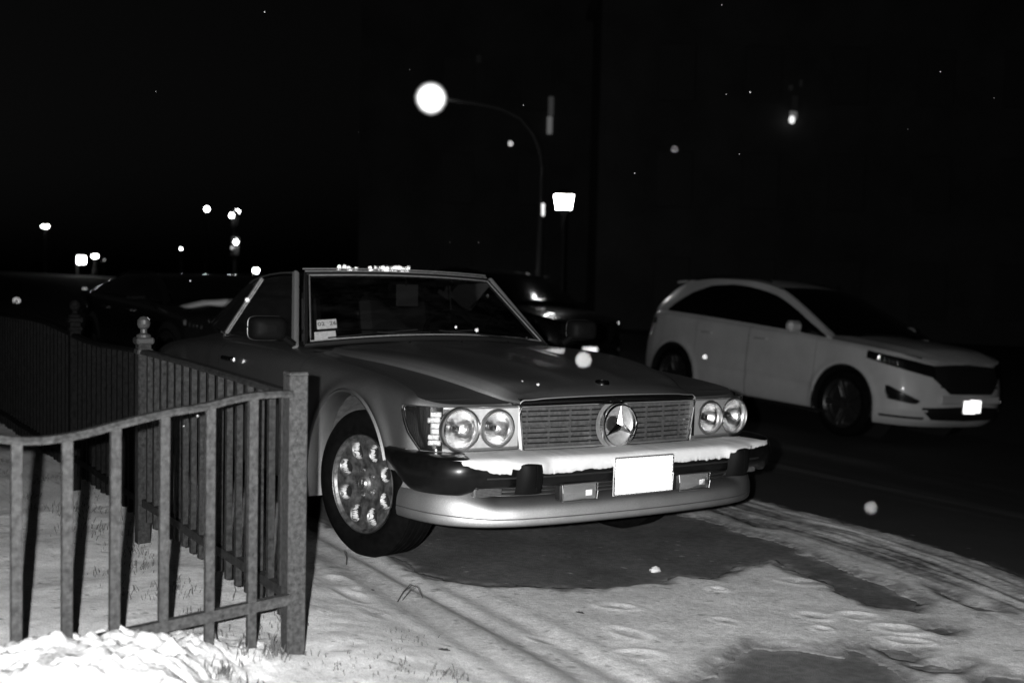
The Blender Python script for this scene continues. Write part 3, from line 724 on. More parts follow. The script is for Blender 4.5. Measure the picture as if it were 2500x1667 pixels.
for sd in (-1, 1):
    mb = MB(); G = []
    for t in np.linspace(-1, 1, 13):
        y = sd*.535+t*.060; fx = .945+.030*(1-abs(t)**3)
        G.append([(.90, y, .530), (fx-.02, y, .532), (fx+.002, y, .525), (fx+.010*(1-t*t), y, .50), (fx, y, .45), (fx-.012, y, .415), (.90, y, .405)])
    mb.grid(G); mb.box((.985, sd*.532, .485), (.006, .004, .09)); mb.build('bumper_guard', M['guard'], bumper)
    # turn signal lamp, under the bumper
    mb = MB(); y0, y1 = .615, .738
    tsx = .868 if sd < 0 else .835; mb.box((tsx, sd*(y0+y1)/2, .424), (.03, y1-y0, .044), bev=.005); ts = mb.build('turn_signal', mat('clear_ribbed_lens_%d' % sd, .22, .3, .4, .5, bump=(70, .003)), car)
    mb = MB()
    for k in range(7): mb.box((tsx+.0165, sd*(y0+y1)/2, .407+.0055*k), (.004, (y1-y0)*.94, .003), bev=.001)
    mb.build('lens_ribs', M['slat'], ts)
    for yy_ in (y0+.012, y1-.012): MB().lathe([(0, .004), (.003, .003), (.0045, 0)], 10, 'x', (tsx+.018, sd*yy_, .436)).build('lens_screw', M['dark'], ts)
    # fog lamp
    yc = sd*.295; mb = MB(); mb.box((.912, yc, .403), (.05, .176, .072), bev=.010); fg = mb.build('fog_lamp', M['dark'], car)
    mb = MB(); G = []
    for a in np.linspace(-1, 1, 15):
        G.append([(.9425+.010*(1-a*a)*(1-b*b), yc+a*.079, .403+b*.031) for b in np.linspace(-1, 1, 9)])
    mb.grid(G); mb.build('fog_lens', M['lens'], fg)
    mb = MB(); G = []
    for a in np.linspace(-1, 1, 15):
        G.append([(.9375+.005*(1-a*a)*(1-b*b), yc+a*.078, .403+b*.030) for b in np.linspace(-1, 1, 9)])
    mb.grid(G); mb.build('fog_reflector', mat('fog_reflector_%d' % sd, .5, .30, .6, bump=(60, .003)), fg)
    mb = MB(); pts_ = [(.9415, yc+a*.0835, .403+b*.0335) for a, b in ((-1, -1), (1, -1), (1, 1), (-1, 1))]; mb.tube([tuple(Vector(pts_[i]).lerp(Vector(pts_[(i+1) % 4]), t)) for i in range(4) for t in (.03, .5, .97)], .003, 6, closed=True); mb.build('fog_trim', M['satin'], fg)
# alloy strips under the bumper and the lower valance
VP = [(.900, 0), (.897, .15), (.890, .3), (.876, .45), (.850, .58), (.812, .67), (.76, .735), (.70, .775), (.62, .80), (.56, .812), (.505, .818)]
vp = bump_path(110, VP)
mb = MB()
for z, o in ((.392, -.012), (.406, -.018), (.420, -.022)):
    plan_sweep([p for p in vp if abs(p[1]) < .62], lambda x, y: [(o-.006, z-.003), (o, z-.002), (o+.001, z), (o, z+.002), (o-.006, z+.003)], mb)
mb.build('lower_grille', M['satin'], car)
plan_sweep([p for p in vp if abs(p[1]) < .74], lambda x, y: [(-.05, .375), (-.05, .46)]).build('lower_grille_backing', M['black'], car)
def vprof(x, y):
    e = float(sstep(.60, .78, abs(y))); up_ = .045*e
    return [(-.075*(1-e)-.004*e, .383+up_*1.6), (-.045*(1-e)-.002*e, .383+up_*1.4), (-.020*(1-e), .377+up_*1.2), (.004, .370+up_), (.024, .361+up_*.8), (.037, .350+up_*.6), (.044, .336+up_*.4), (.046, .322+up_*.3), (.046, .3145+.01*e), (.0415, .3125+.01*e), (.0465, .310+.01*e), (.047, .300+.008*e), (.043, .288), (.036, .281), (.02, .278), (-.05, .279)]
plan_sweep(vp, vprof).build('front_valance', M['paint'], car)
mb = MB()
for sd in (-1, 1):
    for k in range(6):
        pass
M['retro_soft'] = retro('soft_hot_spot_facets', .42, .6)
# plate
def corner_cube_sheet(w, h, pitch, mt, name, parent, depth_sign=-1, origin=(0, 0, 0), rotm=None):
    a = pitch; dep = a/math.sqrt(6); hh = a*math.sqrt(3)/2; V = []; F = []
    nr = int(h/hh); nc = int(w/a*2)
    hh = h/nr; a2 = w/(nc/2)
    for r in range(nr):
        z0 = -h/2+r*hh; z1 = z0+hh
        for c in range(nc-1):
            y0 = -w/2+c*a2/2
            tri = [(y0, z0), (y0+a2, z0), (y0+a2/2, z1)] if (c+r) % 2 == 0 else [(y0, z1), (y0+a2, z1), (y0+a2/2, z0)]
            cx = sum(p[0] for p in tri)/3; cz = sum(p[1] for p in tri)/3; b = len(V)
            V += [(0, p[0], p[1]) for p in tri]+[(depth_sign*dep, cx, cz)]
            F += [(b, b+1, b+3), (b+1, b+2, b+3), (b+2, b, b+3)]
    rm = rotm or Matrix.Identity(3)
    V = [tuple(rm @ Vector(v)+Vector(origin)) for v in V]
    return mesh_obj(name, V, F, mt, parent, smooth=False)
for fl_ in [o for o in car.children if o.name.startswith('fog_lamp')]:
    yc_ = sum(v.co.y for v in fl_.data.vertices)/len(fl_.data.vertices); corner_cube_sheet(.034, .022, .005, M['retro_soft'], 'hot_spot_facets', fl_, origin=(.9462, yc_+.038, .399))  # off-centre reflective patch added to make the fog lamp's hot spot
px_, pz_ = .968, .4545
mb = MB(); mb.box((px_-.006, 0, pz_), (.003, .305, .152), bev=.001); mb.box((px_-.02, 0, pz_-.01), (.02, .24, .09), bev=.004)
plate = mb.build('licence_plate', M['white_plate'], car)
corner_cube_sheet(.299, .146, .008, M['retro'], 'reflective_sheet', plate, origin=(px_, 0, pz_))
mb = MB(); loop = [(px_, a*.1505, pz_+b*.074) for a, b in ((-1, -1), (1, -1), (1, 1), (-1, 1))]
mb.tube([tuple(Vector(loop[i]).lerp(Vector(loop[(i+1) % 4]), t)) for i in range(4) for t in (.02, .5, .98)], .0028, 6, closed=True); mb.build('plate_frame', M['satin'], plate)

# ---- wheels
def tyre_mb(R_=.318, rr=.208, w=.205):
    hw = w/2; prof = []
    side = [(rr, .80), (rr+.012, .93), (rr+.035, 1.0), (rr+.062, 1.0), (R_-.028, .93), (R_-.012, .84), (R_-.004, .74)]
    prof = [(rr-.01, -hw*.70)]+[(r, -hw*k) for r, k in side]
    t = []
    for g0 in (-.62, -.30, .02, .34, .62):
        t += [(R_, hw*(g0-.09)), (R_, hw*(g0-.045)), (R_-.009, hw*(g0-.035)), (R_-.009, hw*(g0+.035)), (R_, hw*(g0+.045))]
    prof += t+[(r, hw*k) for r, k in side[::-1]]+[(rr-.01, hw*.70)]
    return prof
def wheel(cx, cy, cz, sd, steer, parent, R_=.318, rr=.208, w=.205, kind='holes', name='wheel', rimmat=None):
    mb = MB(); prof = tyre_mb(R_, rr, w); mb.lathe(prof, 72, 'y')
    o = mb.build(name, M['tyre'], parent); o.location = (cx, cy, cz); o.rotation_euler = (0, 0, steer)
    rimmat = rimmat or M['rim']
    fy = sd*w*.40; NA, NR = 240, 64; G = []
    for i in range(NA):
        a = 2*PI*i/NA; row = []
        for j in range(NR):
            r = rr*1.012*j/(NR-1)
            t = r/rr
            d = .020*(1-t)**.6 if kind == 'holes' else .03*(1-t)
            if kind == 'holes':
                d = .016*math.exp(-((t-.40)/.20)**2)+.004
                k = (a/(2*PI/8)) % 1-.5; ang = k*2*PI/8; u = (r-.150)/.041; v = (ang*r)/.035
                q = math.hypot(u, v); d += .034*(1-float(sstep(.70, 1.0, q)))
                # five stud recess and centre cap
                kk = (a/(2*PI/5)) % 1-.5; q2 = math.hypot((r-.056)/.011, kk*2*PI/5*r/.011); d += .014*(1-float(sstep(.6, 1.0, q2)))
                if r < .036: d = -.004 if r < .034 else .008
            else:
                k = (a/(2*PI/5)) % 1-.5; sp = abs(k)*2*PI/5*r
                wsp = .030-.010*t; edge = float(sstep(wsp, wsp+.014, sp)); ins = float(sstep(.20, .30, t)*sstep(.93, .86, t))
                d = .03*(1-t)**1.2+.07*edge*ins
                if abs(k) < .5: d += .02*(1-float(sstep(.0, .008, abs(sp-.004))))*ins*(1-edge)*.5
            if t > .93: d = .006*(t-.93)/.07*-1.2 if t > .965 else .010*float(sstep(.965, .93, t))
            row.append((r*math.cos(a), fy-sd*d, r*math.sin(a)))
        G.append(row)
    mbr = MB().grid(G, cu=True)
    if kind == 'holes':
        for fi, f_ in enumerate(mbr.f):
            dd = sum(sd*(fy-mbr.v[k][1]) for k in f_)/4; rr_ = sum(math.hypot(mbr.v[k][0], mbr.v[k][2]) for k in f_)/4
            if dd > .032 and rr_ > .08: mbr.m[fi] = 1
            elif dd > .018 and .108 < rr_ < .193: mbr.m[fi] = 2
    rm = mbr.build('rim', None, o, mats=[rimmat, M['black'], M['bevel']])
    mb = MB(); mb.lathe([(rr*.90, -sd*.02+fy*0), (rr*.95, fy*.3), (rr*1.00, fy*1.02), (rr*1.03, fy*1.09), (rr*1.045, fy*1.06)], 72, 'y'); mb.build('rim_edge', M['satin'] if kind == 'holes' else rimmat, o)
    if kind == 'holes':
        mb = MB(); mb.lathe([(0, fy+sd*.010), (.020, fy+sd*.010), (.0225, fy+sd*.007), (.026, fy+sd*.009), (.030, fy+sd*.004), (.033, fy-sd*.004)], 32, 'y'); 
        for k in range(3):
            a = PI/2+k*2*PI/3; mb.tube([(0, fy+sd*.012, 0), (.020*math.cos(a), fy+sd*.012, .020*math.sin(a))], .0016, 6)
        mb.build('centre_cap', M['satin'], o)
        mb = MB()
        for k in range(5):
            a = 2*PI*(k+.5)/5; MB().lathe([(0, .006), (.006, .005), (.0075, -.006)], 6, 'y', (.056*math.cos(a), fy-sd*.006, .056*math.sin(a))).build('wheel_bolt', M['satin'], o)
    mb = MB(); mb.lathe([(0, fy-sd*.075), (rr*.98, fy-sd*.075)], 40, 'y'); mb.build('brake_disc', M['black'], o)
    return o
STEER = R(12)
for sd in (-1, 1):
    wheel(0, sd*.685, .318, sd, STEER, car)
    wheel(-2.455, sd*.70, .318, sd, 0, car)

# ---- windscreen and greenhouse
M['rail'] = mat('dull_drip_rail', .10, .5, .4)
def WS(u, v, off=0.):
    y = u*(.712*(1-v)+.560*v); x = -.765*(1-v)-1.145*v+(1-u*u)*(.12*(1-v)+.085*v); z = .872*(1-v)+1.218*v+(1-u*u)*(.044*(1-v)+.014*v)
    return (x+off*.66, y, z+off*.75)
mb = MB(); mb.grid([[WS(u, v) for v in np.linspace(.02, .985, 14)] for u in np.linspace(-.985, .985, 40)]); ws = mb.build('windscreen', M['glass'], car)
def wloop(uo, v0, v1, off, n=30):
    L_ = [WS(u, v0, off) for u in np.linspace(-uo, uo, n)]+[WS(uo, v, off) for v in np.linspace(v0, v1, 14)][1:]
    L_ += [WS(u, v1, off) for u in np.linspace(uo, -uo, n)][1:]+[WS(-uo, v, off) for v in np.linspace(v1, v0, 14)][1:-1]
    return L_
mb = MB(); mb.tube(wloop(1.0, -.005, 1.005, -.004), .012, 8, closed=True); mb.build('screen_seal', M['black'], ws)
mb = MB(); mb.tube(wloop(.972, .030, .972, .006), .0036, 6, closed=True); mb.build('screen_trim', M['trim'], ws)
mb = MB(); mb.tube([WS(u, 1.035, .006) for u in np.linspace(-1.01, 1.01, 40)], .0032, 6); mb.tube([WS(u, 1.075, .004) for u in np.linspace(-1.03, 1.03, 40)], .0034, 6); mb.build('header_trim', M['trim'], ws)
for sd in (-1, 1): MB().tube([WS(sd*1.012, v, .004) for v in np.linspace(0, 1.02, 12)], .003, 6).build('side_trim', M['satin'], ws)
for sd in (-1, 1):
    a = Vector((-.815, sd*.748, .858)); b = Vector((-1.185, sd*.600, 1.222)); mb = MB()
    mb.sweep([tuple(a.lerp(b, t)) for t in np.linspace(0, 1, 10)], [(-.012, -.012), (.012, -.014), (.018, 0), (.014, .014), (-.010, .014), (-.016, 0)], up=(0, sd, .35)); mb.build('windscreen_pillar', M['pillar'], car)
    # side glass
    A0 = np.array((-.84, sd*.742, .872)); A1 = np.array((-1.205, sd*.606, 1.205)); B1 = np.array((-1.645, sd*.606, 1.186)); B0 = np.array((-1.83, sd*.742, .872))
    mb = MB(); mb.grid([[tuple((1-t)*((1-s)*A0+s*A1)+t*((1-s)*B0+s*B1)) for s in np.linspace(0, 1, 8)] for t in np.linspace(0, 1, 10)]); mb.build('side_window', M['glass'], car)
    mb = MB(); mb.sweep([tuple(B0+(B1-B0)*t+np.array((-.014, sd*.006, 0))) for t in np.linspace(-.02, 1.03, 10)], [(-.0075, -.004), (.0075, -.004), (.0075, .004), (-.0075, .004)], up=(0, sd, .35)); mb.build('window_divider', M['trim'], car)
    mb = MB(); mb.tube([(x, sd*.755, .870+.002*math.sin(x)) for x in np.linspace(-.80, -1.85, 14)], .006, 6); mb.build('waist_trim', M['dark'], car)
    # rear quarter glass
    C1 = np.array((-1.84, sd*.592, 1.160)); C0 = np.array((-2.36, sd*.655, .900))
    B1q = B1+np.array((-.03, 0, 0)); B0q = B0+np.array((-.03, 0, 0))
    mb = MB(); mb.grid([[tuple((1-t)*((1-s)*B0q+s*B1q)+t*((1-s)*C0+s*C1)) for s in np.linspace(0, 1, 8)] for t in np.linspace(0, 1, 10)]); mb.build('quarter_window', M['glass'], car)
    mb = MB(); mb.sweep([tuple(C0+(C1-C0)*t) for t in np.linspace(0, 1.05, 10)], [(-.016, -.012), (.016, -.012), (.018, .004), (-.012, .012)], up=(0, sd, .35)); mb.build('hardtop_pillar', M['darkpaint'], car)
    mb = MB(); mb.tube([(-1.80, sd*.765, .868), (-1.9, sd*.755, .872), (-2.1, sd*.72, .885), (-2.33, sd*.665, .896), (-2.42, sd*.60, .90)], .007, 6); mb.build('hardtop_base_trim', M['chrome'], car)
    mb = MB(); mb.box((-1.822, sd*.765, .875), (.07, .008, .006), bev=.002)
    for k in range(3): mb.box((-1.80-.022*k, sd*.765, .878+.003*k), (.012, .012, .016), bev=.003)
    mb.build('hardtop_latch', M['chrome'], car)
    mb = MB(); mb.box((-2.382, sd*.655, .908), (.07, .008, .006), bev=.002)
    for k in range(3): mb.box((-2.36-.022*k, sd*.655, .908+.008*k), (.010, .010, .018), bev=.003)
    mb.build('hardtop_latch', M['chrome'], car)
for sd in (-1, 1):
    pth = [(-1.19, sd*.612, 1.226), (-1.35, sd*.618, 1.222), (-1.5, sd*.618, 1.213), (-1.65, sd*.612, 1.199), (-1.80, sd*.602, 1.178), (-1.88, sd*.598, 1.155), (-2.0, sd*.610, 1.098), (-2.15, sd*.628, 1.018), (-2.34, sd*.658, .915)]
    MB().tube(pth, .0045, 6).build('drip_rail', M['rail'], car)
# hardtop roof and rear window
G = []
for x in np.linspace(-1.15, -1.92, 26):
    hw_ = float(np.interp(x, [-1.92, -1.6, -1.15], [.590, .612, .600])); ze = float(spl(x, [(-1.95, 1.152), (-1.8, 1.182), (-1.5, 1.218), (-1.15, 1.232)])); row = []
    for t in np.linspace(-1, 1, 31):
        zc = .018*(1-abs(t)**2.5)-.0; xx = x+.075*(1-t*t)*np.interp(x, [-1.5, -1.15], [0, 1])
        row.append((xx, t*hw_, ze+zc-.022*abs(t)**14))
    G.append(row)
MB().grid(G).build('hardtop', M['darkpaint'], car)
G = [[(-1.92-.48*t, s*(.588+.067*t), 1.168-.268*t+.03*(1-s*s)*(1-t)+.02*math.sin(PI*t)) for s in np.linspace(-1, 1, 20)] for t in np.linspace(0, 1, 12)]
MB().grid(G).build('rear_window', M['glass'], car)
# door mirrors, near one with its lit edge put in as a bright rim
for sd in (-1, 1):
    mb = MB(); c = (-.655, sd*(.95 if sd < 0 else .89), .955); G = []
    for i, (xo, k) in enumerate(((-.05, .80), (-.045, .98), (-.03, 1.0), (.01, .98), (.035, .86), (.046, .6), (.05, .25))):
        row = []
        for a in np.linspace(0, 2*PI, 32, endpoint=False):
            ca, sa = math.cos(a), math.sin(a); e = 5
            rr_ = (abs(ca)**e+abs(sa)**e)**(-1/e); row.append((c[0]+xo, c[1]+.088*k*ca*rr_, c[2]+.056*k*sa*rr_))
        G.append(row)
    mb.grid(G, cv=True); b = len(mb.v); mb.f.append(tuple(range(b-32, b))); mb.m.append(0)
    mb.tube([(c[0], c[1]-sd*.06, c[2]-.03), (c[0]-.01, c[1]-sd*.13, c[2]-.075)], .018); mi = mb.build('door_mirror', mat('mirror_shell_%d' % sd, .008, .6, 0, 0, spec=.1), car)
    mb = MB(); loop = []
    for a in np.linspace(0, 2*PI, 40, endpoint=False):
        ca, sa = math.cos(a), math.sin(a); rr_ = (abs(ca)**5+abs(sa)**5)**(-.2); loop.append((c[0]-.03, c[1]+.0885*ca*rr_, c[2]+.0565*sa*rr_))
    mb.tube(loop, .0022, 6, closed=True); mb.build('mirror_rim', M['satin'] if sd < 0 else M['dark'], mi)
    mb = MB(); mb.box((c[0]-.048, c[1], c[2]), (.003, .15, .09), bev=.001); mb.build('mirror_glass', M['chrome'], mi)
# wipers
for (y0, y1, z1) in ((.18, -.36, .925), (.52, -.02, .93)):
    mb = MB(); p0 = Vector((-.66, y0, .905)); q = Vector(WS(y1/.7, .075, .012)); mb.tube([tuple(p0.lerp(q, t)) for t in np.linspace(0, 1, 6)], .0045, 6)
    q1 = Vector(WS((y1-.24)/.7, .05, .008)); q2 = Vector(WS((y1+.22)/.7, .10, .008)); mb.tube([tuple(q1.lerp(q2, t)) for t in np.linspace(0, 1, 6)], .004, 6)
    mb.lathe([(0, .014), (.008, .012), (.011, 0)], 12, 'z', tuple(p0)); mb.build('wiper', M['dark'], car)
# fluid jets
for y in (.05, .33, -.25): MB().lathe([(0, .008), (.006, .006), (.008, 0)], 10, 'z', (-.56, y, .893)).build('washer_jet', M['chrome'], car)
# cabin
mb = MB(); mb.box((-1.0, 0, .80), (.30, 1.28, .14), bev=.04); mb.build('dashboard', M['dark'], car)
mb = MB(); mb.box((-1.7, 0, .45), (1.9, 1.42, .3)); mb.build('cabin_floor', M['black'], car)
for y in (-.37, .37):
    mb = MB(); mb.box((-1.62, y, .62), (.5, .5, .16), bev=.05); mb.box((-1.90, y, .88), (.12, .48, .48), rot=Matrix.Rotation(-.25, 3, 'Y'), bev=.05); mb.box((-1.96, y, 1.10), (.09, .26, .12), bev=.04); mb.build('seat', M['seat'], car)
mb = MB(); c = Vector((-1.18, .37, .86)); L_ = []
rt = Matrix.Rotation(R(65), 3, 'Y')
for a in np.linspace(0, 2*PI, 36, endpoint=False): L_.append(tuple(c+rt @ Vector((.19*math.cos(a), .19*math.sin(a), 0))))
mb.tube(L_, .013, 8, closed=True); mb.tube([tuple(c+rt @ Vector((-.18, 0, 0))), tuple(c+rt @ Vector((.18, 0, 0)))], .014); mb.tube([tuple(c+rt @ Vector((0, -.18, 0))), tuple(c+rt @ Vector((0, .18, 0)))], .014); mb.build('steering_wheel', M['dark'], car)
mb = MB(); mb.box((-1.10, 0, 1.165), (.03, .20, .05), bev=.012); mb.tube([(-1.09, 0, 1.17), (-1.08, 0, 1.21)], .006); mb.build('rear_view_mirror', M['dark'], car)
mb = MB(); mb.box((-1.085, CARD[1], CARD[2]), (.002, .135, .118), bev=.0008); tag(mb.build('placard', M['card']), 'plain grey card hanging under the rear-view mirror inside the roadster', 'card')
# inspection stickers on the glass
def on_glass(u, v, off=-.004): return Vector(WS(u, v, off))
def sticker(name, u0, u1, v0, v1, mt, parent, off=.0035):
    G = [[WS(u, v, off) for v in np.linspace(v0, v1, 4)] for u in np.linspace(u0, u1, 8)]
    return MB().grid(G).build(name, mt, parent, smooth=False)
def text_mesh(name, s, size, mt, parent, origin, xdir, ydir, thick=.0004):
    cu = bpy.data.curves.new(name, 'FONT'); cu.body = s; cu.size = size; cu.extrude = thick; cu.align_x = 'CENTER'; cu.align_y = 'CENTER'
    t = bpy.data.objects.new(name, cu); COL.objects.link(t); dg = bpy.context.evaluated_depsgraph_get(); me = bpy.data.meshes.new_from_object(t.evaluated_get(dg))
    bpy.data.objects.remove(t); X = Vector(xdir).normalized(); Y = Vector(ydir); Y = (Y-X*Y.dot(X)).normalized(); Z = X.cross(Y)
    Mx = Matrix((X, Y, Z)).transposed().to_4x4(); Mx.translation = Vector(origin); me.transform(Mx); me.materials.clear(); me.materials.append(mt)
    o = bpy.data.objects.new(name, me); COL.objects.link(o); o.parent = parent; return o
s1 = sticker('inspection_sticker', -.925, -.785, .185, .315, M['paper'], ws); s2 = sticker('permit_sticker', -.945, -.80, .035, .15, M['paper'], ws)
for u, s in ((-.895, '02'), (-.812, '26')):
    ox = Vector(WS(u, .25, .0055)); text_mesh('sticker_digits', s, .036, M['ink'], s1, ox, Vector(WS(u+.02, .25))-Vector(WS(u-.02, .25)), Vector(WS(u, .3))-Vector(WS(u, .2)))
# rear end, mostly hidden
for sd in (-1, 1):
    MB().box((-3.17, sd*.62, .62), (.06, .34, .16), bev=.03).build('tail_light', M['tail'], car)
mb = plan_sweep(bump_path(90, [(-3.42, 0), (-3.41, .3), (-3.39, .55), (-3.33, .74), (-3.22, .86), (-3.05, .895), (-2.85, .90)]), lambda x, y: [(-.1, .545), (-.01, .54), (0, .52), (.002, .48), (-.004, .43), (-.03, .42), (-.1, .43)]); mb.build('rear_bumper', M['rubber'], car)

# snow lying along the bumper
def snow_prof(x, y):
    ay = abs(y); n = float(fbm(np.array(y*9+3), np.array(1.5), 4, 77)); n2 = float(fbm(np.array(y*40), np.array(2.5), 3, 78))
    k = float(sstep(-.835, -.74, y)*sstep(.86, .70, y))
    drip = .004+.034*float(sstep(-.80, -.62, y))*float(sstep(.70, .5, y))+.012*(n-.5)*2+.008*(n2-.5)*2
    if -.61 < y < -.49: drip -= .016+.008*n2
    if .47 < y < .63: drip -= .020
    drip = max(drip, -.004)*k+(-.004)*(1-k)
    hgt = (.001+.009*n)*k; f = (.010+.026*math.exp(-((abs(y)-.535)/.075)**4))*k
    return [(-.20, .538), (-.19, .540+hgt*.75), (-.15, .543+hgt*.95), (-.10, .544+hgt), (-.05, .5435+hgt), (-.02, .542+hgt*.85), (.000, .540+hgt*.5), (f*.65, .534), (f, .525), (f, .525-drip*.4), (f*.9, .530-drip), (f*.3, .527-drip), (-.004, .533-drip)]
pts = [p for p in bump_path(420, BP) if -.835 < p[1] < .875 and p[0] > .70]
mb = plan_sweep(pts, snow_prof); sn = mb.build('snow_layer', M['snowpack']); sn.matrix_world = car.matrix_basis.copy()
sn.location = (0, 0, 0); sn.rotation_euler = car.rotation_euler
tag(sn, 'ragged band of white snow lying along the top of the roadster front bumper', 'snow')

# ================================================================== generic tall hatch / SUV shell, used for the cars across and behind
CARS_PTS = [(.96, 0), (.957, .2), (.945, .38), (.905, .55), (.82, .72), (.70, .84), (.55, .905), (.40, .935), (.2, .95), (0, .955), (-.6, .950), (-1.4, .948), (-2.2, .955), (-2.849, .955), (-3.1, .94), (-3.35, .90), (-3.55, .83), (-3.68, .70), (-3.74, .5), (-3.77, .25), (-3.78, 0)]
SO = dense(CARS_PTS, .02)
tg = np.gradient(SO, axis=0); tg /= np.linalg.norm(tg, axis=1)[:, None]
SN = np.stack([-tg[:, 1], tg[:, 0]], 1); SN *= np.where((SN*(SO-np.array([-1.4, 0]))).sum(1) < 0, -1, 1)[:, None]
SD = np.r_[0, np.cumsum(np.hypot(*np.diff(SO, axis=0).T))]
def s_zt(x): return spl(x, [(-3.8, 1.16), (-3.3, 1.19), (-2.8, 1.175), (-1.5, 1.12), (-.5, 1.075), (0, 1.04), (.4, 1.01), (.7, .97), (.88, .93), (.96, .90)])
def s_off(x, z, zt):
    base = np.interp(z, [.20, .25, .30, .38, .55, .75, .95, 1.1], [.10, .05, .025, .010, 0, .006, .018, .028])
    side_groove = .014*np.exp(-((z-.50+.02*x)/.035)**2)*float(sstep(-.40, -.6, x)*sstep(-2.5, -2.2, x))
    nose = float(sstep(.35, .95, x))
    lip = nose*(.09*np.clip((z-.60)/.35, 0, 1)**1.6+.06*np.clip((.40-z)/.2, 0, 1)**1.2)
    tail = float(sstep(-3.3, -3.75, x))*.10*np.clip((z-.75)/.4, 0, 1)
    sh = .05*np.clip((z-(zt-.07))/.07, 0, 1)**2.2
    return base+side_groove+lip+tail+sh
def s_pt(s, z, off=0., zs=1.):
    x = np.interp(s, SD, SO[:, 0]); y = np.interp(s, SD, SO[:, 1]); nx = np.interp(s, SD, SN[:, 0]); ny = np.interp(s, SD, SN[:, 1])
    zt = float(s_zt(x)); o = float(s_off(x, z, zt))-off; yy_ = y-ny*o
    if abs(y) > .8:
        for ax in (0, -2.849):
            yy_ += .012*math.exp(-((math.hypot(x-ax, z-.385)-.445)/.035)**2)
    return (x-nx*o, yy_, z)
SARCH = [(0, .375, .415), (-2.849, .375, .41)]
def s_yr(x): return float(spl(x, [(-3.8, .50), (-3.5, .56), (-3.0, .60), (-2, .625), (-1.3, .62), (-.9, .69), (-.5, .78), (-.25, .84)]))
def s_zr(x): return float(spl(x, [(-3.80, 1.18), (-3.68, 1.25), (-3.5, 1.37), (-3.3, 1.49), (-3.1, 1.575), (-2.8, 1.635), (-2.2, 1.665), (-1.7, 1.645), (-1.3, 1.56), (-.9, 1.39), (-.5, 1.20), (-.25, 1.085)]))
def side_pt(x, t, sd, off=0.):
    zb = float(s_zt(x)); yb = float(np.interp(-x, -SO[SO[:, 1] > .45][:, 0][::1], SO[SO[:, 1] > .45][:, 1]))-.075
    if x < -3.3: yb -= .10*float(sstep(-3.3, -3.75, x))
    y1, z1 = s_yr(x), s_zr(x); y = yb+(y1-yb)*t+.03*math.sin(PI*t); z = zb+(z1-zb)*t
    return (x, sd*(y+off), z)
def s_of(y=None, x=None):
    if y is not None: return float(SD[np.argmax(SO[:, 1] >= y)])
    m = (SO[:, 1] > .5) & (SO[:, 0] <= x); return float(SD[np.argmax(m)])
def patch(mb, lo, hi, s0, s1, sd, off, n=26, k=7):
    """lo, hi: z limits as functions of s"""
    G = []
    for s in np.linspace(s0, s1, n):
        row = []; a, b = lo(s), hi(s)
        for t in np.linspace(0, 1, k):
            p = s_pt(s, a+(b-a)*t, off); row.append((p[0], p[1]*sd, p[2]))
        G.append(row)
    mb.grid(G)
